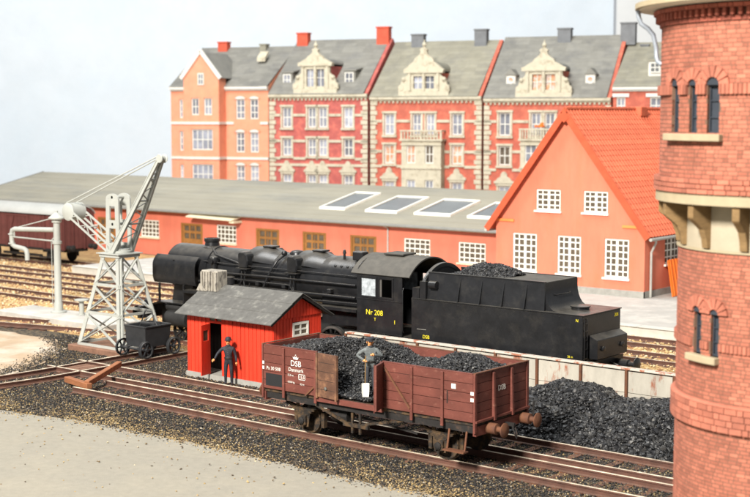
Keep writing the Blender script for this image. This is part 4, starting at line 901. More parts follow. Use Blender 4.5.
# cab with two side windows and arched roof
CX0, CX1 = -31.70, -29.62
for s in (-1, 1):
    Y = LC+s*1.25; P = (lambda u, z, d, Y=Y, s=s: (u, Y-s*d, z))
    h = [(-31.50, -30.80, 2.78, 3.46), (-30.66, -30.05, 2.78, 3.46)]
    cs = MB().wall(P, CX0, CX1, 1.45, 3.62, h, .04).build('cab_side', LB, lo)
    for i, (a, b, c, d) in enumerate(h):
        f = MB()
        for (u0, u1, z0, z1) in ((a-.05, a+.02, c-.05, d+.05), (b-.02, b+.05, c-.05, d+.05), (a+.02, b-.02, c-.05, c+.02), (a+.02, b-.02, d-.02, d+.05)): f.pbox(P, u0, u1, z0, z1, -.025, -.001)
        fr = f.build('window_frame', LB, cs)
        if i == 0: MB().pbox(P, a, b, c, d, .015, .022).build('pane', 'glass_glare', fr)
        else: MB().pbox(P, a, a+.1, c, d, .012, .03).build('sliding_sash', 'steel', fr)
    MB().pbox(P, CX0, CX1, 2.66, 2.70, -.022, -.001).build('waist_strip', LB, cs)
    MB().pbox(P, CX0+.0, CX1, 1.45, 1.49, -.018, -.001).build('waist_strip', LB, cs)
    for q in (CX1+.05,): tb('grab_rail', [(q, Y-s*.02, 1.6), (q, Y+s*.03, 1.7), (q, Y+s*.03, 3.1), (q, Y-s*.02, 3.2)], .018)
    MB().beam((-30.55, Y+s*.02, 3.64), (-29.9, Y+s*.02, 3.64), .03, .02).build('rain_strip', LB, cs)
MB().box(CX0, CX0+.04, LC-1.25+.045, LC+1.25-.045, 1.45, 3.6).build('cab_front', LB, lo)
MB().box(CX0, CX1+.4, LC-1.2, LC+1.2, 1.36, 1.445).build('cab_floor', LB, lo)
MB().box(-31.6, -31.2, LC-.8, LC+.8, 1.5, 3.3).build('backhead', LU, lo)
def arch(x0, x1, w, z0, rise, th, n=18):
    r = (w*w+rise*rise)/(2*rise); zc = z0+rise-r; a = math.asin(w/r)
    return ring([(x0, r), (x1, r)], PI/2-a, PI/2+a, n, LC, zc, th)
rf = arch(-31.92, -29.25, 1.33, 3.60, .64, .05).build('cab_roof', 'loco_roof', lo, smooth=40)
MB().box(-31.1, -30.2, LC-.45, LC+.35, 4.235, 4.31).build('roof_vent', 'loco_roof', rf, bevel=.02)
MB().prism([(LC+1.24*math.cos(q), 3.60+.60*math.sin(q)) for q in np.linspace(0, PI, 15)], CX0-.0, CX0+.035, 'x').build('cab_gable', LB, lo)
yt = NS-.004
text(lo, 'Nr 208', .27, (-30.88, yt, 2.20), '-y', 'yellow_paint'); text(lo, 'T', .15, (-30.85, yt, 1.96), '-y', 'yellow_paint'); text(lo, '1', .2, (-29.95, yt, 1.93), '-y', 'yellow_paint')
lbl = MB(); lbl.prism([(-34.3, 1.75), (-34.08, 1.75), (-34.19, 1.93)], NS-.06, NS-.05); lb = lbl.build('warning_sign', 'white_paint', lo)
MB().prism([(-34.25, 1.775), (-34.13, 1.775), (-34.19, 1.87)], NS-.063, NS-.061).build('sign_red', 'red_paint', lb)
MB().box(-34.22, -34.16, NS-.055, NS+.02, 1.60, 1.76).build('sign_post', LB, lb)
# ------------------------------------------------------------------ tender
te = thing('tender', 'black box-shaped locomotive tender with ribbed coal bunker', 'tender', (-25.8, LC, 0))
TX0, TX1, TZ0, TZ1 = -29.22, -22.28, 1.40, 2.85
MB().box(TX0, TX1, NS+.01, FS-.01, TZ0, TZ1).build('tank', LB, te, bevel=.02)
MB().box(TX0+.02, TX1+.03, NS-.012, FS+.012, TZ1-.0+.002, TZ1+.035).build('tank_lip', LB, te)
MB().box(TX0, TX1, NS-.01, FS+.01, TZ0-.06, TZ0-.003).build('tank_base', LB, te)
for x in np.linspace(TX0+.3, TX1-.3, 12):
    MB().sphere((x, NS+.008, TZ1-.08), .018, 6).build('rivet', LB, te)
BX0, BX1, BZ = -28.62, -23.85, 3.80; by0, by1 = NS+.16, FS-.16; e = TZ1+.037
for s, (yb, yt_) in ((-1, (NS+.12, NS+.26)), (1, (FS-.12, FS-.26))):
    MB().hexa([(BX0, yb, e), (BX1+.05, yb, e), (BX1+.05, yb-s*.05, e), (BX0, yb-s*.05, e), (BX0, yt_, BZ), (BX1, yt_, BZ), (BX1, yt_-s*.05, BZ), (BX0, yt_-s*.05, BZ)]).build('bunker_side', LB, te)
    MB().box(BX0, BX1, min(yt_-s*.06, yt_+s*.03), max(yt_-s*.06, yt_+s*.03), BZ, BZ+.035).build('bunker_lip', LB, te)
    for x in (-27.25, -26.35, -25.45, -24.55):
        MB().hexa([(x-.02, yb+s*.10, e), (x+.02, yb+s*.10, e), (x+.02, yb, e), (x-.02, yb, e), (x-.02, yt_+s*.035, BZ-.12), (x+.02, yt_+s*.035, BZ-.12), (x+.02, yt_, BZ-.12), (x-.02, yt_, BZ-.12)]).build('bunker_rib', LB, te)
ys0, ys1 = NS+.12, FS-.12
pr = [(BX1-.02, BZ), (BX1+.02, BZ)]+[(BX1+.02+.42*(1-math.cos(q)), BZ-.2-(BZ-.2-e)*math.sin(q)) for q in np.linspace(0, PI/2, 7)]+[(BX1-.02, e)]
MB().prism(pr, ys0+.10, ys1-.10).build('bunker_back', LB, te, smooth=40)
tb('grab_rail', [(BX1+.02, LC-.5, 3.38), (BX1+.1, LC-.45, 3.36), (BX1+.1, LC+.45, 3.36), (BX1+.02, LC+.5, 3.38)], .02, te)
MB().box(-26.0, BX1, by0+.14, by1-.14, BZ-.06, BZ+.012).build('bunker_cover', 'loco_roof', te)
# arched front shield with side wings
arch(-28.80, -28.66, 1.20, 3.45, .62, .14).build('front_shield', LB, te, smooth=40)
MB().prism([(LC+1.13*math.cos(q), 3.47+.52*math.sin(q)) for q in np.linspace(0, PI, 15)], -28.72, -28.68, 'x').build('shield_plate', LB, te)
for s in (-1, 1):
    MB().box(-28.86, -28.60, min(LC+s*1.06, LC+s*1.22), max(LC+s*1.06, LC+s*1.22), e, 3.5).build('shield_wing', LB, te)
    MB().cyl((-28.45, LC+s*1.16, 3.40), (-28.15, LC+s*1.16, 3.40), .14, n=14).build('tool_box_lamp', LB, te, smooth=40)
MB().box(-29.20, -28.9, NS+.05, FS-.05, e, 3.25).build('front_bulkhead', LB, te)
# back: ladder, tool chest, lamps, buffers
ld = MB()
for q in (.02, .20): ld.box(TX1+.02, TX1+.05, NS+.05+q, NS+.08+q, 1.0, 2.75)
for z in (1.15, 1.45, 1.75, 2.05, 2.35, 2.6): ld.box(TX1+.02, TX1+.05, NS+.08, NS+.25, z, z+.03)
ld.build('ladder', LB, te)
MB().prism([(TX1+.004, 1.42), (TX1+.32, 1.42), (TX1+.32, 2.05), (TX1+.004, 2.2)], NS+.42, FS-.10).build('tool_chest', LB, te, bevel=.015)
for y in (NS+.75, FS-.5): MB().lathe((TX1+.325, y, 1.75), (1, 0, 0), [(.07, 0), (.085, .02), (.085, .06), (.06, .07)], 14).build('tail_lamp', LB, te, smooth=40)
MB().box(TX1-.1, TX1+.12, LC-1.25, LC+1.25, .85, 1.335).build('buffer_beam', LB, te)
for s in (-1, 1): buffer_((TX1+.12, LC+s*.87, 1.08), (1, 0, 0), te, LB, .75, .25)
MB().beam((TX1+.12, LC, 1.05), (TX1+.45, LC, 1.05), .08, .11).build('coupling_hook', LU, te)
for y in (LC-.35, LC+.4): tb('brake_hose', [(TX1+.12, y, 1.15), (TX1+.4, y, 1.1), (TX1+.45, y, .8), (TX1+.35, y, .6)], .035, te)
MB().lathe((-23.1, LC, e), (0, 0, 1), [(.3, 0), (.3, .08), (.34, .085), (.34, .12), (.05, .15)], 18).build('filler_hatch', LB, te, smooth=40)
for xc in (-27.4, -24.1):
    for s in (-1, 1):
        bg = MB().prism([(xc-1.35, .62), (xc+1.35, .62), (xc+1.2, 1.05), (xc-1.2, 1.05)], LC+s*.95-.03, LC+s*.95+.03).build('bogie_frame', LU, te)
        for q in (-.9, .9):
            wheel((xc+q, LC+s*.72, .50), .48, 'wheel', LU, te, side=s); MB().box(xc+q-.15, xc+q+.15, LC+s*1.05-.08, LC+s*1.05+.08, .36, .66).build('axle_box', LU, bg)
    MB().box(xc-1.3, xc+1.3, LC-.6, LC+.6, .7, 1.335).build('bogie_bolster', LU, te)
text(te, 'DSB', .17, (-28.55, yt, 1.55), '-y', 'yellow_paint'); text(te, '26 m', .10, (-22.72, yt, 1.50), '-y', 'yellow_paint'); text(te, 'N', .13, (-22.48, yt, 2.70), '-y', 'yellow_paint')
text(te, '208', .17, (TX1+.004, FS-.30, 2.68), '+x', 'yellow_paint')
MB().box(-28.95, -28.55, yt-.002, yt+.002, 1.80, 1.812).build('chalk_line', 'foundation', te)
def tcoal(X, Y): return 3.52+bump(X, Y, -27.1, LC, .52, 1.0, .8)+bump(X, Y, -25.9, LC, .40, .9, .8)+.03*np.sin(X*9)*np.sin(Y*8)
heap('tender_coal', 'grey-black coal heaped in the tender bunker behind the cab', tcoal, -28.55, -25.5, NS+.42, FS-.42, 8000, (.016, .06), 3.4)
# ------------------------------------------------------------------ covered goods van
VX0, VX1, VY0, VY1 = -77.6, -68.42, 53.72, 56.18; VC = 54.95
va = thing('goods_van', 'dark red covered goods van with grey arched roof', 'goods van', ((VX0+VX1)/2, VC, 0))
MB().box(VX0+.03, VX1-.03, VY0+.04, VY1-.04, .95, 3.02).build('body', 'freight_red', va)
n = 22; w = (VX1-VX0)/n
for i in range(n): MB().box(VX0+i*w+.012, VX0+(i+1)*w-.012, VY0, VY0+.045, .97, 3.0).build('plank', 'freight_red', va)
n = 8; w = (VY1-VY0)/n
def vz(y): return 3.02+.62*math.sqrt(max(0, 1-((y-VC)/1.30)**2))
for i in range(n):
    a, b = VY0+i*w+.012, VY0+(i+1)*w-.012; MB().prism([(a, .97), (b, .97), (b, vz(b)-.03), (a, vz(a)-.03)], VX1-.03, VX1+.012, 'x').build('end_plank', 'freight_red', va)
for y in (VY0+.05, VC-.45, VC+.45, VY1-.05): MB().prism([(y-.045, .9), (y+.045, .9), (y+.045, vz(y)-.05), (y-.045, vz(y)-.05)], VX1+.014, VX1+.06, 'x').build('end_post', 'freight_red', va)
for x in (VX0+.05, -76, -74.1, -71.9, -70.2, VX1-.05): MB().box(x-.045, x+.045, VY0-.05, VY0-.004, .9, 3.02).build('side_post', 'freight_red', va)
MB().beam((-74.0, VY0-.03, 1.0), (-73.3, VY0-.03, 2.95), .08, .04, (0, 1, 0)).build('door_brace', 'freight_red', va)
MB().box(-74.05, -71.95, VY0-.035, VY0-.003, 2.9, 2.98).build('door_rail', 'freight_red', va)
MB().box(VX0, VX1, VY0-.03, VY0+.03, .84, .948).build('sole_bar', 'under_dark', va)
R0 = [(VY0-.06+(VY1-VY0+.12)*i/16) for i in range(17)]
m = MB(); pts = [(y, 3.03+.64*math.sqrt(max(0, 1-((y-VC)/1.31)**2))) for y in R0]
m.prism(pts+[(y, z-.05) for y, z in pts[::-1]], VX0-.12, VX1+.12, 'x'); m.build('roof', 'freight_roof', va, smooth=50)
for x in (-76.0, -70.0):
    for s in (-1, 1):
        wheel((x, VC+s*.73, .47), .45, 'wheel', 'under_dark', va, side=s); MB().box(x-.16, x+.16, VC+s*1.05-.1, VC+s*1.05+.1, .32, .64).build('axle_box', 'under_dark', va)
        MB().box(x-.6, x+.6, VC+s*1.05-.05, VC+s*1.05+.05, .70, .80).build('leaf_spring', 'under_dark', va)
        MB().prism([(x-.25, .4), (x+.25, .4), (x+.4, .84), (x-.4, .84)], VC+s*.95-.02, VC+s*.95+.02).build('horn_plate', 'under_dark', va)
MB().box(VX0+.1, VX1-.1, VC-.8, VC+.8, .75, .94).build('under_frame', 'under_dark', va)
MB().box(-75.0, -71.0, VC-.9, VC-.8, .35, .5).build('brake_rod', 'under_dark', va)
for s in (-1, 1): buffer_((VX1, VC+s*.87, 1.06), (1, 0, 0), va, 'under_dark', .55, .2)
MB().beam((-70.6, VY0-.06, .42), (-69.2, VY0-.06, .42), .2, .05).build('step', 'under_dark', va)
MB().beam((-69.9, VY0-.06, .42), (-69.9, VY0-.04, .95), .05, .05).build('step_hanger', 'under_dark', va)
# ------------------------------------------------------------------ goods shed
PZ = .22; SY = 63.0; SX0, SX1 = -91.0, -41.15; EZ = 2.98; RY, RZ = 70.0, 4.66; EY = 62.45
sd = thing('goods_shed', 'long low orange-red goods shed with grey felt roof', 'shed', (-66, SY, GZ))
wins = [(-78.6, -76.9), (-71.75, -69.9), (-64.35, -62.55), (-48.85, -46.95), (-44.95, -43.1)]
doors = [(-76.3, -74.4), (-67.75, -65.65), (-60.8, -58.75), (-56.8, -54.85), (-52.95, -50.9)]
H = [(a, b, 1.0, 2.17) for a, b in wins]+[(a, b, PZ+.001, 2.13) for a, b in doors]
MB().wall(YW(SY), SX0, SX1, GZ, EZ+.02, H, .3).build('wall', 'shed_wall', sd)
MB().box(SX0, SX0+.3, SY+.31, 77, GZ, 3.0).build('end_wall', 'shed_wall', sd); MB().prism([(SY+.31, 3.0), (77, 3.0), (RY, RZ-.1)], SX0, SX0+.3, 'x').build('gable', 'shed_wall', sd)
MB().box(SX0, SX1, 77.01, 77.3, GZ, 3.0).build('back_wall', 'shed_wall', sd)
for a, b in wins: window(sd, YW(SY), a, b, 1.0, 2.17, 5, 4, 'white_frame', 'glass_dark', d0=.05, fw=.08, mw=.06, sill='cream')
for a, b in doors:
    P = YW(SY); dw = .10; xs = np.linspace(a+.22, b-.22, 4); hs = []
    for i in range(3):
        for (z0, z1) in ((1.62, 1.96), (1.10, 1.46)): hs.append((xs[i]+.06, xs[i+1]-.06, z0, z1))
    d = MB().wall(lambda u, z, q: (u, SY+.08+q, z), a+.12, b-.12, PZ+.005, 2.02, hs, .06).build('door', 'oak', sd)
    MB().box(a+.14, b-.14, SY+.12, SY+.125, 1.05, 2.0).build('pane', 'glass_dark', d)
    f = MB(); f.pbox(P, a+.005, a+.12, PZ+.005, 2.125, .0+.02, .2); f.pbox(P, b-.12, b-.005, PZ+.005, 2.125, .02, .2); f.pbox(P, a+.12, b-.12, 2.02, 2.125, .02, .2); f.build('door_frame', 'oak', d)
    MB().box((a+b)/2-.02, (a+b)/2+.02, SY+.065, SY+.078, PZ+.01, 2.0).build('cover_strip', 'oak', d)
sl = lambda y: EZ+(RZ-EZ)*(y-EY)/(RY-EY) if y <= RY else RZ-(RZ-EZ)*(y-RY)/(RY-EY)
nb = 9
for i in range(nb):   # felt strips laid along the roof
    for s in (0, 1):
        y0 = EY+(RY-EY)*i/nb; y1 = EY+(RY-EY)*(i+1)/nb+.06
        if s: y0, y1 = 2*RY-y0, 2*RY-y1
        e = .004*(i % 2)+.004
        za, zb = sl(EY+(RY-EY)*i/nb), sl(min(EY+(RY-EY)*(i+1)/nb+.06, RY))
        m = MB(); m.hexa([(SX0-.4, y0, za+e), (SX1+.25, y0, za+e), (SX1+.25, y1, zb+e), (SX0-.4, y1, zb+e), (SX0-.4, y0, za+e+.045), (SX1+.25, y0, za+e+.045), (SX1+.25, y1, zb+e+.03), (SX0-.4, y1, zb+e+.03)])
        m.build('roof_strip', 'shed_roof', sd)
MB().box(SX0-.4, SX1+.2, EY-.10, EY-.012, EZ-.12, EZ+.03).build('gutter', 'gutter', sd, bevel=.02)
MB().box(SX0-.38, SX1+.2, EY+.0, EY+.05, EZ-.16, EZ-.0).build('fascia', 'cream', sd)
MB().beam((SX0-.42, EY, EZ+.02), (SX0-.42, RY, RZ+.02), .05, .16).build('barge_board', 'gutter', sd)
for x in (-50.0,): MB().tube([(x, EY-.02, EZ-.1), (x, SY-.06, EZ-.3), (x, SY-.06, .25)], .05, 8).build('drainpipe', 'zinc', sd)
MB().tube([(-41.75, EY-.02, EZ-.1), (-41.75, SY-.07, EZ-.35), (-41.75, SY-.07, .25)], .06, 8).build('drainpipe', 'zinc', sd)
cn = MB().hexa([(-66.3, 62.1, 2.62), (-62.1, 62.1, 2.55), (-62.1, SY-.01, 2.70), (-66.3, SY-.01, 2.76), (-66.3, 62.1, 2.70), (-62.1, 62.1, 2.62), (-62.1, SY-.01, 2.80), (-66.3, SY-.01, 2.86)]).build('canopy', 'cream', sd)
MB().box(-62.4, -62.0, 62.2, SY-.02, 2.40, 2.54).build('canopy_bracket', 'cream', cn)
def on_roof(px_, py_):
    n_ = Vector((0, -(RZ-EZ), RY-EY)).normalized(); p0 = Vector((0, EY, EZ+.08)); d = ray(px_, py_); return CAM+d*((p0-CAM).dot(n_)/d.dot(n_))
for (f0, f1, b0) in (((320, 208), (344, 210), (375.7, 193.9)), ((365.6, 211), (396, 213.5), (424, 198.2)), ((415, 213.5), (449, 216.8), (474.5, 201.5)), ((468, 217), (500, 220), (524, 205))):
    p, q, r = on_roof(*f0), on_roof(*f1), on_roof(*b0); x0, x1 = p.x, p.x+(q.x-p.x); ya, yb = (p.y+q.y)/2, min(r.y, RY-.35); x1 = max(x1, x0+1.5)
    zz = lambda y: sl(y)+.075
    sk = MB()
    for (a, b, c, d) in ((x0, x0+.11, ya, yb), (x1-.11, x1, ya, yb), (x0+.11, x1-.11, ya, ya+.15), (x0+.11, x1-.11, yb-.15, yb)):
        sk.hexa([(a, c, zz(c)-.03), (b, c, zz(c)-.03), (b, d, zz(d)-.03), (a, d, zz(d)-.03), (a, c, zz(c)+.11), (b, c, zz(c)+.11), (b, d, zz(d)+.11), (a, d, zz(d)+.11)])
    so = sk.build('skylight', 'white_frame', sd)
    a, b, c, d = x0+.10, x1-.10, ya+.14, yb-.14
    MB().hexa([(a, c, zz(c)), (b, c, zz(c)), (b, d, zz(d)), (a, d, zz(d)), (a, c, zz(c)+.05), (b, c, zz(c)+.05), (b, d, zz(d)+.05), (a, d, zz(d)+.05)]).build('pane', 'glass_sky', so)
# ------------------------------------------------------------------ gabled house
HY = 61.0; GX0, GX1 = -41.05, -32.2; AX = -36.68; AZ = 9.42; HE = 3.72; HB = 80.0
hs = thing('gabled_house', 'orange house with steep red tiled gable roof and white windows', 'house', (AX, HY, PZ))
lw = [(-39.98, -38.5), (-37.22, -35.84), (-34.46, -33.08)]; uw = [(-38.55, -37.08), (-35.72, -34.32)]
H = [(a, b, 1.13, 3.10) for a, b in lw]
MB().wall(YW(HY), GX0, GX1, PZ+.002, HE, H, .3).build('gable_wall', 'house_wall', hs)
sx = lambda z: (AX+(GX0-AX)*(AZ-z)/(AZ-HE), AX+(GX1-AX)*(AZ-z)/(AZ-HE))   # inner edges of the gable at height z
m = MB(); zs = [HE+.001, 4.36, 5.46, AZ-.12]
for z0, z1 in zip(zs, zs[1:]):
    (a0, b0), (a1, b1) = sx(z0), sx(z1); cols = [(a0, b0, a1, b1)]
    if z0 == 4.36: cols = [(a0, uw[0][0], a1, uw[0][0]), (uw[0][1], uw[1][0], uw[0][1], uw[1][0]), (uw[1][1], b0, uw[1][1], b1)]
    for (p, q, r, s) in cols: m.hexa([(p, HY, z0), (q, HY, z0), (q, HY+.3, z0), (p, HY+.3, z0), (r, HY, z1), (s, HY, z1), (s, HY+.3, z1), (r, HY+.3, z1)])
m.build('gable', 'house_wall', hs)
for a, b in lw: window(hs, YW(HY), a, b, 1.13, 3.10, 4, 6, 'white_frame', 'glass_dark', d0=.05, fw=.09, mw=.062, sill='white_frame', mull=True)
for a, b in uw: window(hs, YW(HY), a, b, 4.36, 5.46, 4, 4, 'white_frame', 'glass_dark', d0=.05, fw=.09, mw=.062, sill='white_frame', mull=True)
P = XW(GX1); H2 = [(63.15, 64.75, 1.75, 3.12), (68, 69.5, 1.75, 3.12)]
MB().wall(P, HY+.31, HB, PZ+.002, HE+.15, H2, .3).build('side_wall', 'house_wall', hs)
for a, b, c, d in H2: window(hs, P, a, b, c, d, 4, 4, 'white_frame', 'glass_dark', d0=.05, fw=.09, mw=.062, sill='white_frame', mull=True)
MB().box(GX0, GX0+.3, HY+.31, HB, PZ+.002, HE+.15).build('side_wall', 'house_wall', hs); MB().box(GX0+.31, GX1-.31, HB-.3, HB, PZ+.002, HE).build('back_wall', 'house_wall', hs)
MB().box(GX0-.05, GX1+.05, HY-.05, HY-.003, PZ+.002, .55).build('plinth', 'foundation', hs); MB().box(GX1+.003, GX1+.05, HY-.05, HB, PZ+.002, .55).build('plinth', 'foundation', hs)
for a, b in ((GX0+.05, GX0+1.15), (GX1-1.25, GX1+.05)): MB().box(a, b, HY-.07, HY-.003, HE-.04, HE+.10).build('string_course', 'orange_trim', hs)
for s, gx in ((-1, GX0), (1, GX1)):   # tiled slopes: ribs of tiles with a small step at every course
    ex_ = gx+s*.42; ez = HE-(AZ-HE)/abs(GX1-AX)*.42+.12; apx, apz = AX, AZ+.16
    D = Vector((ex_-apx, 0, ez-apz)); Lg = D.length; D.normalize(); Nm = Vector((s*-D.z*1.0, 0, abs(D.x))).normalized() if s > 0 else Vector((D.z, 0, abs(D.x))).normalized()
    if Nm.z < 0: Nm = -Nm
    Yf = HY-.36
    def Q(t, y, h): return Vector((apx, y, apz))+D*t+Nm*h
    MB().hexa([Q(0, Yf, -.12), Q(Lg, Yf, -.12), Q(Lg, HB+.3, -.12), Q(0, HB+.3, -.12), Q(0, Yf, -.02), Q(Lg, Yf, -.02), Q(Lg, HB+.3, -.02), Q(0, HB+.3, -.02)]).build('roof_deck', 'roof_trim', hs)
    if s > 0:
        m = MB(); rows = 24; pitch = .30; y = Yf+.02
        rr = Lg/rows
        while y < HB-1:
            for k in range(rows):
                t0, t1 = k*rr, (k+1)*rr+.02
                def q(t, f, top): return Q(t, y+pitch*f, top)
                a = [(.0, .0), (.18, .075), (.42, .085), (.62, .02), (1.0, .0)]
                vs = [q(t0, f, h+.0) for f, h in a]+[q(t1, f, h+.02) for f, h in a]+[q(t1, 0, -.015), q(t1, 1, -.015)]
                m.add(vs, [(i, i+1, i+6, i+5) for i in range(4)]+[(5, 6, 7, 8, 9, 11, 10)])
            y += pitch
        tag(m.build('roof_tiles', 'roof_tile', hs), kind='stuff')
    else:
        m = MB(); m.hexa([Q(0, Yf, -.018), Q(Lg, Yf, -.018), Q(Lg, HB, -.018), Q(0, HB, -.018), Q(0, Yf, .05), Q(Lg, Yf, .05), Q(Lg, HB, .05), Q(0, HB, .05)]); m.build('roof_slope', 'roof_tile', hs)
    MB().hexa([Q(0, Yf-.06, -.26), Q(Lg+.02, Yf-.06, -.26), Q(Lg+.02, Yf-.01, -.26), Q(0, Yf-.01, -.26), Q(0, Yf-.06, .09), Q(Lg+.02, Yf-.06, .09), Q(Lg+.02, Yf-.01, .09), Q(0, Yf-.01, .09)]).build('barge_board', 'roof_trim', hs)
    gz_ = ez-.12
    if s > 0: MB().prism([(AX-.28, AZ-.28), (AX, AZ-.5), (AX+.28, AZ-.28), (AX, AZ+.27)], Yf-.075, Yf-.008).build('apex_board', 'roof_trim', hs)
    MB().tube([(ex_+s*.05, Yf+.05, gz_), (ex_+s*.05, HB, gz_)], .085, 8).build('gutter', 'zinc', hs)
for i in range(38): MB().tube([(AX, HY-.34+.52*i, AZ+.20), (AX, HY-.34+.52*i+.54, AZ+.215)], [.10, .125], 8).build('ridge_tile', 'roof_tile', hs)
ry = atX(637, 115, AX).y
MB().box(AX-.35, AX+.45, ry-.35, ry+.35, AZ-.2, AZ+.34).build('vent_hood', 'roof_tile', hs, bevel=.04)
dp = [(GX1+.42, HY+.35, HE-.55), (GX1+.40, HY+.4, HE-.72), (GX1+.10, HY+.5, HE-1.25), (GX1+.10, HY+.5, .8), (GX1+.10, HY+.5, PZ+.01)]
MB().tube(dp, .06, 8).build('downpipe', 'zinc', hs)
# dormer on the right slope
dy0 = 65.4; dz1 = 5.86
dm = MB().box(-35.0, -33.35, dy0+.2, dy0+2.6, 4.6, dz1-.06).build('dormer', 'cream', hs)
MB().hexa([(-35.5, dy0-.1, dz1-.02), (-32.95, dy0-.1, dz1-.16), (-32.95, dy0+2.9, dz1-.16), (-35.5, dy0+2.9, dz1-.02), (-35.5, dy0-.1, dz1+.12), (-32.95, dy0-.1, dz1-.02), (-32.95, dy0+2.9, dz1-.02), (-35.5, dy0+2.9, dz1+.12)]).build('dormer_roof', 'shed_roof', dm)
window(dm, XW(-33.35), dy0+.6, dy0+2.2, 4.75, 5.6, 3, 2, 'white_frame', 'glass_dark', d0=-.05)
# orange shutter board leaning on the side wall
lb_ = thing('leaning_shutter', 'bright orange ribbed shutter leaning against the house side wall', 'shutter', (-31.5, 63.2, PZ))
A, B, C_, D_ = Vector((-31.35, 62.35, PZ+.002)), Vector((-31.35, 64.2, PZ+.002)), Vector((-32.06, 64.75, 1.95)), Vector((-32.06, 63.15, 1.95))
off = Vector((.06, 0, .03))
MB().hexa([A, B, C_, D_, A+off, B+off, C_+off, D_+off]).build('panel', 'orange_paint', lb_)
for k in range(5):
    t = (k+.5)/5; p, q = A.lerp(B, t)+off, D_.lerp(C_, t)+off; MB().beam(p, q, .07, .07, (1, 0, 0)).build('rib', 'orange_paint', lb_)
MB().beam(D_.lerp(C_, .78)+off*2.2, A.lerp(B, .80).lerp(D_.lerp(C_, .78), .55)+off*2.2, .16, .03, (1, 0, 0)).build('yellow_strip', 'yellow_paint', lb_)
# ------------------------------------------------------------------ brick water tower
tr_ = 2.2; a680 = math.atan((679.5-CX)/FPX); dist = 27.66
rd = F0*math.cos(a680)+RT*math.sin(a680); pe = RT*math.cos(a680)-F0*math.sin(a680)
TCv = rd*dist+pe*tr_; TCX, TCY = TCv.x, TCv.y
tw = thing('water_tower', 'round red brick water tower with corbelled upper drum', 'tower', (TCX, TCY, GZ))
u_cam = math.atan2(-TCY, -TCX); u_sil = math.atan2(-pe.y, -pe.x)
def CP(r): return lambda u, z, d: (TCX+(r-d)*math.cos(u), TCY+(r-d)*math.sin(u), z)
def cylhit(x, y, r):
    d = ray(x, y); d2 = Vector((d.x, d.y)); o2 = Vector((-TCX, -TCY)); a = d2.dot(d2); b = 2*o2.dot(d2); c = o2.dot(o2)-r*r
    t = (-b-math.sqrt(max(0, b*b-4*a*c)))/(2*a); p = CAM+d*t; return math.atan2(p.y-TCY, p.x-TCX), p.z
def norm(u): 
    while u < u_cam-PI: u += 2*PI
    while u > u_cam+PI: u -= 2*PI
    return u
u_sil = norm(u_sil); UA, UB = u_cam-2.0, u_cam+2.0
sgn = 1 if u_sil > u_cam else -1
def hole(x0, x1, yt_, yb, r):
    u0, z0 = cylhit(x0, yb, r); u1, z1 = cylhit(x1, yt_, r); u0, u1 = sorted((norm(u0), norm(u1))); return (u0, u1, z0, z1)
upH = [hole(671.5, 679.3, 84, 132, 2.6), hole(688.7, 697.5, 84, 133, 2.6), hole(706.5, 720, 82, 134, 2.6)]
z0u = min(h[2] for h in upH); z1u = upH[1][3]; upH = [(h[0], h[1], z0u, z1u) for h in upH]
loH = [hole(693.5, 701.3, 310, 352, 2.2), hole(710, 719, 316, 357, 2.2)]
z0l = sum(h[2] for h in loH)/2; z1l = sum(h[3] for h in loH)/2; loH = [(h[0], h[1], z0l, z1l) for h in loH]
# the same windows repeat round the tower where the photograph cannot see them: none built
core = MB().wall(CP(2.2-.005), UA, UB, GZ, 6.76, loH, .3, nu=60).build('shaft_core', 'mortar', tw)
MB().wall(CP(2.2-.005), UB, UA+2*PI, GZ, 6.76, [], .3, nu=24).build('shaft_core', 'brick', tw)
MB().wall(CP(2.6-.005), UA, UB, 7.80, 11.35, upH, .3, nu=60).build('drum_core', 'mortar', tw)
MB().wall(CP(2.6-.005), UB, UA+2*PI, 7.80, 11.35, [], .3, nu=24).build('drum_core', 'brick', tw)
PIECES = []
def bricks(r, z0, z1, ch, bl, holes, j=.014, depth=.05, soldier=False, dark=False, off0=0):
    n = max(1, round((z1-z0)/ch)); ch = (z1-z0)/n; Pm = CP(r)
    for c in range(n):
        za, zb = z0+c*ch+j/2, z0+(c+1)*ch-j/2; du = bl/r; u = UA-du*random.random(); kk = c
        while u < UB:
            w = du*(.5 if (not soldier and kk % 3 == 2) else 1.0)
            segs = [(u+j/2/r, u+w-j/2/r)]
            for h in holes:
                if h[3] > za+.02 and h[2] < zb-.02:
                    ns = []
                    for (a, b) in segs:
                        if b <= h[0] or a >= h[1]: ns.append((a, b)); continue
                        if a < h[0]: ns.append((a, h[0]))
                        if b > h[1]: ns.append((h[1], b))
                    segs = ns
            for (a, b) in segs:
                if (b-a)*r < .03: continue
                e = random.uniform(-.0015, .0015); PIECES.append(([Pm(a, za, -e), Pm(b, za, -e), Pm(b, za, depth), Pm(a, za, depth), Pm(a, zb, -e), Pm(b, zb, -e), Pm(b, zb, depth), Pm(a, zb, depth)], dark))
            u += w; kk += 1
zb1, zb2 = 3.42, 3.90
zs1 = cylhit(690, 341, 2.2)[1]-.08
bricks(2.2, GZ, zb1, .072, .18, []); bricks(2.2, zb2, zs1, .072, .18, loH); bricks(2.2, zs1+.16, 6.75, .072, .18, loH)
bricks(2.29, zb1, zb2, .12, .26, [], depth=.12); bricks(2.245, zs1, zs1+.16, .16, .085, [(h[0]-.012, h[1]+.012, h[2], h[3]) for h in loH], depth=.08, soldier=True)
zb3 = cylhit(662, 91, 2.6)[1]-.09
bricks(2.70, 7.86, 8.14, .093, .26, [], depth=.13); bricks(2.6, 8.14, zb3, .078, .19, upH); bricks(2.6, zb3+.2, 10.98, .078, .19, upH); bricks(2.66, zb3, zb3+.2, .2, .085, [(h[0]-.006, h[1]+.006, h[2], h[3]) for h in upH], depth=.1, soldier=True)
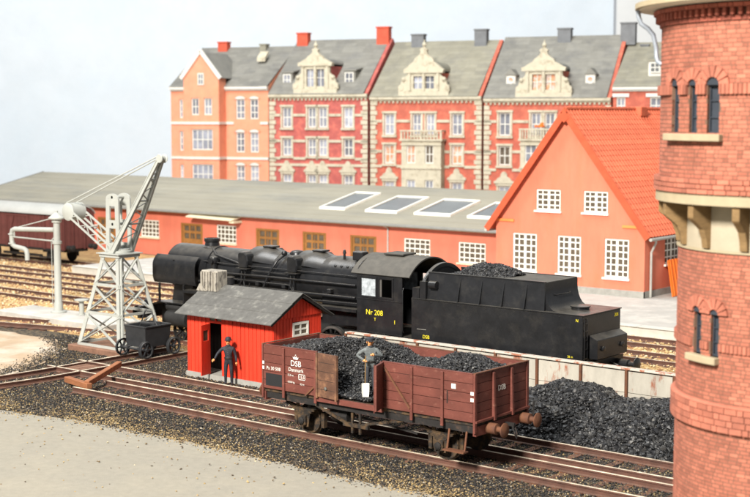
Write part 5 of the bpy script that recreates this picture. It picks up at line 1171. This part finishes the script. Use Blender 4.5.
bricks(2.64, 10.98, 11.07, .09, .2, [], depth=.1, dark=True)
for i in range(70):
    u = UA+(UB-UA)*i/70; PIECES.append(([CP(2.72)(u+du_, z_, d_) for z_ in (11.075, 11.2) for (du_, d_) in ((0, 0), (.024, 0), (.024, .15), (0, .15))], True))
bricks(2.76, 11.205, 11.29, .085, .2, [], depth=.18, dark=True)
def facing_score(vs):
    c = sum((Vector(v) for v in vs), Vector())/8; v = c-CAM; z = v.dot(FW); X = CX+FPX*v.dot(RT)/z; Y = CY-FPX*v.dot(UP)/z
    if not (655 < X < 752 and -4 < Y < 500): return -1
    nrm = Vector((c.x-TCX, c.y-TCY, 0)).normalized(); a = (Vector(vs[1])-Vector(vs[0])).length*(Vector(vs[4])-Vector(vs[0])).length
    return a*max(0, -nrm.dot(v.normalized()))/z**2
order = sorted(range(len(PIECES)), key=lambda i: -facing_score(PIECES[i][0])); top = set(i for i in order[:300] if not PIECES[i][1])
rest, restd = MB(), MB()
for i, (vs, dk) in enumerate(PIECES):
    if i in top:
        me = bpy.data.meshes.new('brick'); me.from_pydata([(v[0]-TCX, v[1]-TCY, v[2]-GZ) for v in vs], [], [(0, 3, 2, 1), (4, 5, 6, 7), (0, 1, 5, 4), (1, 2, 6, 5), (2, 3, 7, 6), (3, 0, 4, 7)])
        link('brick', me, 'brick', tw)
    else: (restd if dk else rest).hexa(vs)
for m, mt, nm in ((rest, 'brick', 'brickwork'), (restd, 'brick_dark', 'cornice_brickwork')):
    V = np.array(m.v)-np.array([TCX, TCY, GZ]); o = link(nm, arr_mesh(nm, V, np.array(m.f)), mt, tw); tag(o, kind='stuff')
def ringz(name, r, z0, z1, mt, t=.3):
    m = MB(); m.lathe((TCX, TCY, 0), (0, 0, 1), [(r-t, z0), (r, z0), (r, z1), (r-t, z1), (r-t, z0)], 72, caps=False); return m.build(name, mt, tw, smooth=30)
ringz('inner_drum', 2.16, 6.70, 7.70, 'tower_cream', 1.0)
ringz('stone_ring', 2.66, 7.66, 7.855, 'tower_stone', .75)
ringz('stone_ledge', 2.235, 6.765, 6.80, 'tower_stone', .3)
MB().lathe((TCX, TCY, 0), (0, 0, 1), [(2.3, 11.30), (3.02, 11.32), (3.06, 11.36), (3.06, 11.42), (2.98, 11.44), (1.2, 12.75), (.05, 13.3)], 60).build('roof', 'tower_roof', tw, smooth=30)
ringz('gutter', 3.12, 11.34, 11.44, 'tower_stone', .09)
MB().lathe((TCX, TCY, 0), (0, 0, 1), [(2.23, zb2+.002), (2.29, zb2+.002), (2.235, zb2+.05), (2.2, zb2+.05), (2.23, zb2+.002)], 72, caps=False).build('weathering', 'brick', tw)
# curved timber brackets under the drum
ref = norm(cylhit(700, 240, 2.35)[0])
for k in range(-7, 8):
    u = ref+sgn*0-k*2*PI/16
    prof = [(2.12, 6.82), (2.24, 6.82), (2.27, 7.0), (2.34, 7.18), (2.48, 7.30), (2.56, 7.36), (2.60, 7.40), (2.60, 7.65), (2.12, 7.65)]
    ca, sa = math.cos(u), math.sin(u); vs = []
    for s in (-1, 1):
        for (r, z) in prof: vs.append((TCX+r*ca-s*.075*sa, TCY+r*sa+s*.075*ca, z))
    n = len(prof); MB().add(vs, [tuple(range(n)), tuple(range(n, 2*n))]+[(i, (i+1) % n, (i+1) % n+n, i+n) for i in range(n)]).build('bracket', 'timber', tw, bevel=.01)
# windows: iron frame, pane, brick arch and stone sill
def twin(h, r, nz, arch_n, spring):
    u0, u1, z0, z1 = h; P = CP(r); um = (u0+u1)/2; e = .003
    f = MB(); w = .03/r
    for (a, b, c, d) in ((u0+e, u0+w, z0+.01, z1-.005), (u1-w, u1-e, z0+.01, z1-.005), (u0+w, u1-w, z0+.01, z0+.05), (u0+w, u1-w, z1-.05, z1-.005)): f.pbox(P, a, b, c, d, .06, .12)
    for k in range(1, nz): z = z0+(z1-z0)*k/nz; f.pbox(P, u0+w, u1-w, z-.012, z+.012, .07, .11)
    wo = f.build('window', 'iron_blue', tw); MB().pbox(P, u0+w*.5, u1-w*.5, z0+.02, z1-.02, .10, .105).build('pane', 'iron_blue', wo)
    hw = (u1-u0)/2*r; R0 = hw+.01; R1 = R0+.20
    for k in range(arch_n):
        a0 = PI*k/arch_n+.04; a1 = PI*(k+1)/arch_n-.04; vs = []
        for d in (-.05, .06):
            for (rr, q) in ((R0, a0), (R1, a0), (R1, a1), (R0, a1)): vs.append(P(um+rr*math.cos(q)/r, spring+rr*1.0*math.sin(q), d))
        MB().hexa(vs).build('arch_brick', 'brick', tw)
    MB().add([P(um+R0*math.cos(q)/r, spring+R0*1.0*math.sin(q), -.006) for q in np.linspace(0, PI, 9)], [tuple(range(9))]).build('arch_fill', 'iron_blue', wo)
for h in upH: twin(h, 2.6, 3, 7, h[3]-.02)
for h in loH: twin(h, 2.2, 3, 7, h[3]-.02)
def sill(us, z, r, nm='sill', t=.13, out=.14):
    m = MB(); n = 10; P = CP(r)
    for i in range(n): a, b = us[0]+(us[1]-us[0])*i/n, us[0]+(us[1]-us[0])*(i+1)/n; m.pbox(P, a, b, z-t, z, -out, .1)
    m.build(nm, 'tower_stone', tw, bevel=.01)
sill((min(h[0] for h in upH)-.035, max(h[1] for h in upH)+.035), z0u, 2.6); sill((min(h[0] for h in loH)-.04, max(h[1] for h in loH)+.012), z0l, 2.2)
P = lambda r, du_, z: (TCX+r*math.cos(u_sil-sgn*du_), TCY+r*math.sin(u_sil-sgn*du_), z)
MB().tube([P(3.06, .0, 11.38), P(3.05, .0, 11.22), P(3.0, .0, 11.08), P(2.86, .0, 10.98), P(2.76, .0, 10.86), P(2.70, .0, 10.6), P(2.69, .0, 10.42), P(2.66, .03, 10.33), P(2.58, .05, 10.28)], .048, 8).build('downpipe', 'lead', tw, smooth=60)
# ------------------------------------------------------------------ row of apartment houses
AA = TH-math.radians(22); DU = Vector((math.cos(AA), math.sin(AA), 0)); DW = Vector((-math.sin(AA), math.cos(AA), 0))
AO = F0*115+RT*((370-CX)/FPX*115)
def ap(x, y, w=0):
    d = ray(x, y); t = (AO+DW*w-CAM).dot(DW)/d.dot(DW); p = CAM+d*t; return (p-AO).dot(DU), p.z
def U(x, w=0): return ap(x, 120, w)[0]
def Z(y, x=375, w=0): return ap(x, y, w)[1]
RW = 5.8
PA = lambda u, z, d: (u, d, z)
def row_house(name, label, x0, x1, ye, yr, wall_m, roof_m, holes_px, trim='apt_stone', quoin=True, bands=(), dent=True, chim=(), fire=.10):
    xm = (x0+x1)/2; u0, u1 = U(x0)+.012, U(x1)-.012; ze = Z(ye, xm); zr = Z(yr, xm+24, RW); org = AO+DU*u0
    t = thing(name, label, 'apartment house', (org.x, org.y, GZ), AA); L = u1-u0
    T = dict(t=t, u0=u0, L=L, ze=ze+.0-GZ, zr=zr-GZ, xm=xm, wall=wall_m)
    T['u'] = lambda x, w=0: U(x, w)-u0
    T['z'] = lambda y, x=xm, w=0: Z(y, x, w)-GZ
    ze -= GZ; zr -= GZ
    H = []
    for h in holes_px: H.append((T['u'](h[0]), T['u'](h[1]), T['z'](h[3]), T['z'](h[2])))
    MB().wall(PA, 0, L, 0, ze, H, .35).build('front_wall', wall_m, t, local=True)
    MB().box(0, .35, .355, 2*RW, 0, ze).build('side_wall', wall_m, t, local=True); MB().box(L-.35, L, .355, 2*RW, 0, ze).build('side_wall', wall_m, t, local=True)
    MB().box(.36, L-.36, 2*RW-.3, 2*RW, 0, ze).build('back_wall', wall_m, t, local=True)
    for x, up_ in ((0, -.05), (L-.3, fire)): MB().prism([(.0, ze+.005), (2*RW, ze+.005), (2*RW, ze+.10), (RW, zr+.04+up_), (.0, ze+.10+up_)], x, x+.3, 'x').build('fire_wall', wall_m, t, local=True)
    rows = 16; m = MB(); L0 = -.012; L1 = .31 if fire > 0 else -.012
    for k in range(rows):
        a, b = k/rows, (k+1)/rows+.012
        f = lambda s_, e: (s_*(RW+.3)-.3, ze+.10+(zr-ze-.02)*s_+e)
        (ya, za), (yb, zb) = f(a, .045), f(b, .01)
        nseg = 9
        for i in range(nseg):
            p, q = L0+(L-L0-L1)*i/nseg, L0+(L-L0-L1)*(i+1)/nseg; j = random.uniform(0, .008)
            m.hexa([(p, ya, za-.06+j), (q, ya, za-.06+j), (q, yb, zb-.06+j), (p, yb, zb-.06+j), (p, ya, za+j), (q, ya, za+j), (q, yb, zb+j), (p, yb, zb+j)])
    r = m.build('roof', roof_m, t, local=True); T['roof'] = r
    MB().hexa([(L0, RW+.02, zr+.04), (L-.36, RW+.02, zr+.04), (L-.36, 2*RW, ze+.1), (L0, 2*RW, ze+.1), (L0, RW+.02, zr+.09), (L-.36, RW+.02, zr+.09), (L-.36, 2*RW, ze+.15), (L0, 2*RW, ze+.15)]).build('back_roof', roof_m, t, local=True)
    MB().box(L0, L-.36, RW-.06, RW+.06, zr+.05, zr+.13).build('ridge_cap', roof_m, t, local=True)
    MB().box(-.0, L+.0, -.30, -.003, ze-.10, ze+.14).build('cornice', trim, t, local=True)
    MB().box(-.0, L+.0, -.16, -.003, ze-.22, ze-.102).build('cornice_bed', trim, t, local=True)
    if dent:
        d = MB(); n = int(L/.36)
        for i in range(n): d.box(.12+i*L/n, .12+i*L/n+.16, -.13, -.003, ze-.40, ze-.222)
        tag(d.build('dentils', trim, t, local=True), kind='stuff')
    if quoin:
        for side in (0, 1):
            q = MB(); z = .3; k = 0
            while z < ze-.45:
                w = .62 if k % 2 else .46; a = (0, w) if side == 0 else (L-w, L); q.box(a[0], a[1], -.07-.02*(k % 2), -.003, z+.02, z+.36); z += .40; k += 1
            tag(q.build('quoins', trim, t, local=True), kind='stuff')
    for yb_ in bands:
        z = T['z'](yb_); b = MB(); us = sorted([0]+[v for h in H if h[2]-.4 < z < h[3]+.3 for v in (h[0]-.2, h[1]+.2)]+[L])
        for p, q in zip(us[::2], us[1::2]):
            if q-p > .1: MB().box(p, q, -.09, -.003, z-.11, z+.11).build('band', trim, t, local=True)
    for (cx0, cx1, cy0, cy1, mt) in chim:
        w = RW-.3; a, b = T['u'](cx0, w), T['u'](cx1, w); z1 = T['z'](cy0, xm, w)
        c = MB().box(a, b, w-.35, w+.35, zr-.7, z1-.1).build('chimney', mt, t, local=True); MB().box(a-.06, b+.06, w-.41, w+.41, z1-.099, z1+.02).build('chimney_cap', mt, c, local=True)
    return T
def awin(T, h, nx=2, nz=2, sur=True, glass='curtain', arch=False, ped=False, trim='apt_stone', d=0, sill_=True, P=None):
    P = P or PA
    u0, u1, z0, z1 = T['u'](h[0]), T['u'](h[1]), T['z'](h[3]), T['z'](h[2]); t = T['t']
    w = window(t, P, u0, u1, z0, z1, nx, nz, 'apt_white', glass, d0=.10, fw=.10, mw=.08, local=True)
    if sur:
        s = MB(); s.pbox(P, u0-.16, u0-.003, z0-.02, z1+.02, -.06, -.003); s.pbox(P, u1+.003, u1+.16, z0-.02, z1+.02, -.06, -.003); s.pbox(P, u0-.22, u1+.22, z1+.022, z1+.20, -.11, -.003); s.build('surround', trim, w, local=True)
        if sill_: MB().pbox(P, u0-.22, u1+.22, z0-.20, z0-.022, -.14, -.003).build('sill', trim, w, local=True)
    if arch:
        um = (u0+u1)/2; R = (u1-u0)/2+.05; k = .55 if u1-u0 < 1.3 else .35
        pts = [(um+R*math.cos(q), z1+.005+k*R*math.sin(q)) for q in np.linspace(0, PI, 10)]
        MB().prism(pts, -.05, .10).build('arch_head', 'apt_white', w, local=True)
        pts2 = [(um+(R+.14)*math.cos(q), z1+.02+(k*R+.14)*math.sin(q)) for q in np.linspace(0, PI, 10)]
        MB().prism(pts2+[(x_, z_) for x_, z_ in pts[::-1]], -.08, -.003).build('arch_trim', trim, w, local=True)
    if ped:
        um = (u0+u1)/2; hw = (u1-u0)/2+.35; zt = z1+.22
        prof = [(-hw, 0), (hw, 0), (hw, .18), (hw*.8, .22), (hw*.62, .42), (hw*.34, .55), (hw*.30, .75), (hw*.12, .95), (-hw*.12, .95), (-hw*.30, .75), (-hw*.34, .55), (-hw*.62, .42), (-hw*.8, .22), (-hw, .18)]
        MB().prism([(um+a, zt+b) for a, b in prof], -.16, -.003).build('pediment', trim, w, local=True)
    return w
def stone_gable(T, xc, wpx, y_base, y_block, y_ped, y_fin, glass='curtain'):
    """ornate stone dormer gable rising from the cornice"""
    t = T['t']; uc = T['u'](xc); s = (T['u'](xc+10)-T['u'](xc-10))/20; z = lambda y: T['z'](y, xc); trim = 'apt_stone'
    zb, zk, zp, zf = T['ze']+.15, z(y_block), z(y_ped), z(y_fin); W2 = wpx/2*s; bw = W2*.66
    g = thing_part('stone_gable', MB().box(uc-W2, uc+W2, -.22, .9, zb, zb+.42), trim, t)
    H = [(uc-bw*.62, uc-bw*.10, zb+.62, zk-.25), (uc+bw*.10, uc+bw*.62, zb+.62, zk-.25)]
    MB().wall(lambda u, z_, d: (u, -.12+d, z_), uc-bw, uc+bw, zb+.425, zk, H, .3).build('gable_face', trim, g, local=True)
    MB().box(uc-bw, uc+bw, .19, 3.4, zb+.425, zk).build('gable_body', T['wall'], g, local=True)
    for (a, b, c, d) in H:
        MB().box(a+.05, b-.05, .02, .06, c, d).build('pane', glass, g, local=True)
        f = MB(); um = (a+b)/2; f.box(um-.035, um+.035, -.02, .015, c, d); f.box(a, um-.036, -.02, .015, (c+d)/2-.03, (c+d)/2+.03); f.box(um+.036, b, -.02, .015, (c+d)/2-.03, (c+d)/2+.03); f.build('window_bars', 'apt_white', g, local=True)
        R = (b-a)/2; MB().prism([((a+b)/2+R*math.cos(q), d-.0+R*.6*math.sin(q)) for q in np.linspace(0, PI, 9)], -.17, -.122).build('arch_trim', trim, g, local=True)
    for q in (-1, 0, 1): MB().box(uc+q*bw*.86-.10, uc+q*bw*.86+.10, -.24, -.123, zb+.44, zk-.02).build('pilaster', trim, g, local=True)
    MB().box(uc-bw*1.18, uc+bw*1.18, -.28, .3, zk+.002, zk+.16).build('entablature', trim, g, local=True)
    pts = [(uc-bw*1.2*k_, zk+.165+(zp-zk-.1)*(1-k_*k_)+.12*(abs(k_) > .99)) for k_ in np.linspace(-1, 1, 15)]+[(uc+bw*1.2*-1, zk+.163), (uc+bw*1.2, zk+.163)]
    MB().prism(pts, -.2, .25).build('arched_pediment', trim, g, local=True)
    cp_ = [(.62, -.22), (.52, .10), (.34, .30), (.22, .52), (.17, .78), (.24, .90), (.10, 1.08)]; ks = max(.6, (zf-zp)/1.7)
    MB().prism([(uc+bw*a_, zp+b_*ks) for a_, b_ in cp_]+[(uc-bw*a_, zp+b_*ks) for a_, b_ in cp_[::-1]], -.16, .2).build('crest', trim, g, local=True)
    MB().prism([(uc+bw*1.0*math.cos(q), zk+.165+(zp-zk-.1)*.8*math.sin(q)) for q in np.linspace(0, PI, 15)], .26, 3.6).build('gable_roof', T['roof'].data.materials[0].name, g, local=True)
    MB().lathe((uc, .02, zp+1.08*ks), (0, 0, 1), [(.10, 0), (.14, .1), (.20, .22), (.14, .36), (.05, .48), (.03, .66)], 8).build('finial', trim, g, local=True)
    for q in (-1, 1):   # scroll ornaments on both sides
        m = MB(); cx_ = uc+q*(bw+.36)
        m.prism([(cx_-q*.36, zb+.43), (cx_+q*.44, zb+.43), (cx_+q*.40, zb+.75), (cx_+q*.22, zb+.95), (cx_+q*.10, zb+1.35), (cx_-q*.18, zb+1.6), (cx_-q*.36, zb+1.75)], -.12, .12)
        m.lathe((cx_+q*.18, -.16, zb+.72), (0, 1, 0), [(.24, 0), (.24, .3)], 12); m.sphere((cx_-q*.05, -.1, zb+1.38), .2, 8); m.build('scroll', trim, g, local=True)
    return g
def thing_part(name, m, mt, parent): return m.build(name, mt, parent, local=True)
def dormer(T, x0, x1, y0, y1, mt, frame='apt_white', glass='curtain', rnd=False, w=1.1):
    t = T['t']; a, b = T['u'](x0, w), T['u'](x1, w); z1, z0 = T['z'](y0, (x0+x1)/2, w), T['z'](y1, (x0+x1)/2, w)
    d = MB().box(a, b, w, w+2.6, z0-.3, z1).build('dormer', mt, t, local=True)
    if rnd: MB().prism([(a-.12, z1+.003), (b+.12, z1+.003), ((a+b)/2, z1+.5)], w-.12, w+2.8).build('dormer_roof', T['roof'].data.materials[0].name, d, local=True)
    else: MB().hexa([(a-.12, w-.15, z1+.003), (b+.12, w-.15, z1+.003), (b+.12, w+3.6, z1+.55), (a-.12, w+3.6, z1+.55), (a-.12, w-.15, z1+.12), (b+.12, w-.15, z1+.12), (b+.12, w+3.6, z1+.67), (a-.12, w+3.6, z1+.67)]).build('dormer_roof', T['roof'].data.materials[0].name, d, local=True)
    um = (a+b)/2
    if rnd:
        MB().lathe((um, w-.003, (z0+z1)/2), (0, -1, 0), [((b-a)*.40, 0), ((b-a)*.42, .06), ((b-a)*.26, .06), ((b-a)*.24, .01)], 16, caps=False).build('window_frame', frame, d, local=True); MB().lathe((um, w-.003, (z0+z1)/2), (0, -1, 0), [((b-a)*.26, 0), ((b-a)*.26, .008)], 16).build('pane', glass, d, local=True)
    else: window(d, lambda u, z, q: (u, w-.12+q, z), a+.12, b-.12, z0+.1, z1-.08, 2, 2, frame, glass, d0=0, fw=.1, mw=.07, local=True)
    return d
G = None
# house 1: orange, with a gabled bay
R1 = (99, 119); hw1 = [(236, 245, 99, 119), (250, 258.5, 99, 119), (236, 244.5, 132, 152), (250, 258.5, 132, 152), (236, 244.5, 165, 184), (250, 258.5, 165, 184), (179.5, 183, 99, 118), (179.5, 183, 131, 151), (179.5, 183, 165, 184)]
T = row_house('apartment_house', 'orange brick apartment house with white-edged gabled bay at the row end', 171, 268.5, 88, 48.5, 'apt_orange', 'slate', hw1, trim='apt_white', quoin=False, dent=False, bands=(123, 158), fire=-.05, chim=((220.5, 229.5, 42, 54, 'chimney_red'), (262, 268, 45, 50, 'slate_brown')))
for i, h in enumerate(hw1): awin(T, h, 2 if i < 6 else 1, 3, sur=False, arch=i < 6, trim='apt_orange')
t = T['t']; BD = 1.3; PB = lambda u, z, d: (u, d-BD, z)
bu0, bu1 = T['u'](184, -BD), T['u'](219, -BD); zg = T['z'](77, 200, -BD); za = T['z'](53, 202, -BD)
bwn = [(191.5, 199, 98, 115), (204, 212, 98, 115), (191.5, 212.5, 129, 150), (191.5, 212.5, 164, 184), (198.3, 204.5, 73, 85)]
conv = lambda h: (T['u'](h[0], -BD), T['u'](h[1], -BD), T['z'](h[3], 200, -BD), T['z'](h[2], 200, -BD))
Hb = [conv(h) for h in bwn]; gp = [(bu0, zg), (bu1, zg), ((bu0+bu1)/2, za)]
bay = MB().wall(PB, bu0, bu1, 0, zg, Hb[:4], .3).build('bay_front', 'apt_orange', t, local=True)
MB().box(bu0, bu0+.3, -BD+.305, -.003, 0, zg).build('bay_side', 'apt_orange', bay, local=True); MB().box(bu1-.3, bu1, -BD+.305, -.003, 0, zg).build('bay_side', 'apt_orange', bay, local=True)
MB().prism([(bu0, zg+.003), (bu1, zg+.003), ((bu0+bu1)/2, za)], -BD, -BD+.3).build('bay_gable', 'apt_orange', bay, local=True)
MB().prism([(bu0-.15, zg-.1), (bu1+.15, zg-.1), ((bu0+bu1)/2, za+.1)], -BD+.32, 3.6).build('bay_roof', 'slate', bay, local=True)
for s, bu in ((-1, bu0), (1, bu1)):
    MB().beam((bu+s*.22, -BD-.08, zg-.12), ((bu0+bu1)/2, -BD-.08, za+.22), .16, .34).build('gable_trim', 'apt_white', bay, local=True)
for k, h in enumerate(Hb):
    Tb = dict(t=bay, u=lambda v: v, z=lambda v: v)
    awin(Tb, (h[0], h[1], h[3], h[2]), 2 if k != 2 and k != 3 else 4, 2, sur=False, arch=True, trim='apt_orange', P=PB if k < 4 else (lambda u, z, d: (u, d-BD-.16, z)))
for y_ in (123, 158): z = T['z'](y_, 200, -BD); MB().box(bu0-.05, bu1+.05, -BD-.09, -BD-.003, z-.11, z+.11).build('band', 'apt_white', bay, local=True); MB().box(bu1+.003, bu1+.09, -BD-.09, -.1, z-.11, z+.11).build('band', 'apt_white', bay, local=True)
sk = MB().hexa([(T['u'](258, 3), 2.9, T['z'](62, 260, 3)+.05), (T['u'](266, 3), 2.9, T['z'](62, 260, 3)+.05), (T['u'](266, 3), 3.6, T['z'](57, 260, 3.6)+.25), (T['u'](258, 3), 3.6, T['z'](57, 260, 3.6)+.25), (T['u'](258, 3), 2.9, T['z'](62, 260, 3)+.4), (T['u'](266, 3), 2.9, T['z'](62, 260, 3)+.4), (T['u'](266, 3), 3.6, T['z'](57, 260, 3.6)+.5), (T['u'](258, 3), 3.6, T['z'](57, 260, 3.6)+.5)]).build('roof_hatch', 'apt_stone', t, local=True)
# house 2
r1, r2, r3 = (107, 127.5), (138.5, 156), (174.5, 190)
xs2 = [(282.5, 291.4), (307.8, 316), (318.6, 327), (343.6, 353)]
h2 = [(a, b, *r) for r in (r1, r2, r3) for a, b in xs2]
T = row_house('apartment_house', 'crimson apartment house with cream trim and two square roof dormers', 269.5, 368, 95.5, 41, 'apt_red', 'slate', h2, bands=(115, 141, 158.5, 165), chim=((299, 309.5, 32.5, 44, 'chimney_red'), (378, 390, 28.5, 40, 'chimney_red')))
for i, h in enumerate(h2): awin(T, h, 2, 2, ped=i in (8, 9, 10, 11), sill_=True)
stone_gable(T, 316, 43, 92, 66, 57, 43); dormer(T, 282.5, 293, 73, 87, 'slate'); dormer(T, 344, 355.5, 71, 87, 'slate')
# house 3
r1, r2, r3 = (113.5, 135), (145, 164), (182, 198)
xs3 = [(384.5, 394.5), (452, 462.5)]; c3 = [(412.5, 421.4), (426.2, 434.8)]
h3 = [(a, b, *r) for r in (r1, r2, r3) for a, b in xs3]+[(a, b, *r1) for a, b in c3]
T = row_house('apartment_house', 'red apartment house with cream bay and balcony, dark chimneys, plain roof sides', 370.5, 482, 98, 42.5, 'apt_red2', 'slate_brown', h3, bands=(121, 151.5, 166.5), chim=((412.5, 424.5, 34, 46, 'chimney_grey'), (475, 487, 30.5, 43, 'chimney_grey')))
for i, h in enumerate(h3): awin(T, h, 2, 2, ped=i in (4, 5), glass='orange_pane' if i in (2, 3) else 'curtain')
stone_gable(T, 424, 50, 95, 73, 59, 41)
def bay_balcony(T, x0, x1, yt, yb, wx, wy, glass):
    t = T['t']; D = 1.0; a, b = T['u'](x0, -D), T['u'](x1, -D); zt, zm = T['z'](yt, T['xm'], -D), T['z'](yb, T['xm'], -D)
    H = [(T['u'](p, -D), T['u'](q, -D), T['z'](w2[1], T['xm'], -D), T['z'](w2[0], T['xm'], -D)) for w2 in wy for p, q in wx]
    bb = MB().wall(lambda u, z, d: (u, d-D, z), a, b, 0, zm, H, .25).build('bay', 'apt_stone', t, local=True)
    MB().box(a, a+.25, -D+.255, -.003, 0, zm).build('bay_side', 'apt_stone', bb, local=True); MB().box(b-.25, b, -D+.255, -.003, 0, zm).build('bay_side', 'apt_stone', bb, local=True)
    Tb = dict(t=bb, u=lambda v: v, z=lambda v: v)
    for h, g_ in zip(H, glass): awin(Tb, (h[0], h[1], h[3], h[2]), 2, 2, sur=False, glass=g_, P=lambda u, z, d: (u, d-D, z))
    MB().box(a-.15, b+.15, -D-.15, -.003, zm+.003, zm+.16).build('balcony_floor', 'apt_stone', bb, local=True)
    MB().box(a-.1, b+.1, -D-.12, -D+.06, zt-.12, zt).build('balcony_rail', 'apt_stone', bb, local=True); MB().box(b-.06, b+.1, -D+.065, -.003, zt-.12, zt).build('balcony_rail', 'apt_stone', bb, local=True)
    n = 12
    for i in range(n+1):
        u = a+(b-a)*i/n; w = .09 if i in (0, n//2, n) else .05; MB().box(u-w, u+w, -D-.08, -D+.02, zm+.163, zt-.122).build('baluster', 'apt_stone', bb, local=True)
    for z in (zm-.35, T['z'](169, T['xm'], -D)): MB().box(a-.06, b+.06, -D-.08, -D-.003, z, z+.14).build('band', 'apt_stone', bb, local=True)
    return bb
bay_balcony(T, 401.5, 441, 130, 141, [(406.5, 415.5), (425, 433.5)], [(145, 163.5), (180, 196)], ['orange_pane', 'glass_dark', 'curtain', 'curtain'])
# house 4
xs4 = [(499, 510.5), (576, 588)]; c4 = [(531, 541), (545, 555)]
r1, r2, r3 = (112.5, 136), (146.5, 166), (187, 200)
h4 = [(a, b, *r) for r in (r1, r2, r3) for a, b in xs4]+[(a, b, *r1) for a, b in c4]
T = row_house('apartment_house', 'red apartment house with cream trim and two small pointed dormers, behind the tiled gable', 484, 611, 99.5, 37.5, 'apt_red2', 'slate', h4, bands=(121.5, 152, 170.5), chim=((557.5, 570.5, 28.5, 41, 'chimney_grey'), (620, 634.5, 24.5, 37.5, 'chimney_grey')))
for i, h in enumerate(h4): awin(T, h, 2, 2, ped=i in (4, 5), glass='glass_dark' if i == 2 else 'curtain')
stone_gable(T, 543.5, 56, 96, 71, 60, 41, 'orange_pane'); dormer(T, 506, 515, 75, 85, 'apt_white', glass='orange_pane', rnd=True); dormer(T, 585, 594.5, 74, 85, 'apt_white', glass='orange_pane', rnd=True)
bb = bay_balcony(T, 520.5, 552, 128.5, 141, [(525, 537)], [(144, 163), (180, 196)], ['curtain', 'curtain'])
fl = MB(); a = T['u'](541, -1)
for k in range(9): fl.sphere((a+random.uniform(-.4, .4), -1.0+random.uniform(-.1, .1), T['z'](128.5, 545, -1)+random.uniform(.02, .4)), random.uniform(.08, .16), 6)
fl.build('flower_box', 'orange_paint', bb, local=True)
# house 5, partly behind the tower
h5 = [(616, 625, 97, 114), (649.5, 662, 97, 114), (685, 697, 97, 114)]
T = row_house('apartment_house', 'red apartment house with white lintels and white dormer beside the tower', 612.5, 716, 88, 43, 'apt_red2', 'slate_brown', h5, trim='apt_white', quoin=False, dent=False, chim=((640, 648, 44, 60, 'chimney_grey'),))
for h in h5:
    awin(T, h, 2, 2, sur=False); a, b, z = T['u'](h[0]), T['u'](h[1]), T['z'](h[2]); MB().box(a-.3, b+.3, -.08, -.003, z+.02, z+.3).build('lintel', 'apt_white', T['t'], local=True)
dormer(T, 647.5, 661, 61, 74, 'apt_white', glass='glass_sky')
for o in COL.objects:
    if o.parent is None and o.name.startswith('apartment_house'): o['group'] = 'row of apartment houses behind the goods shed'
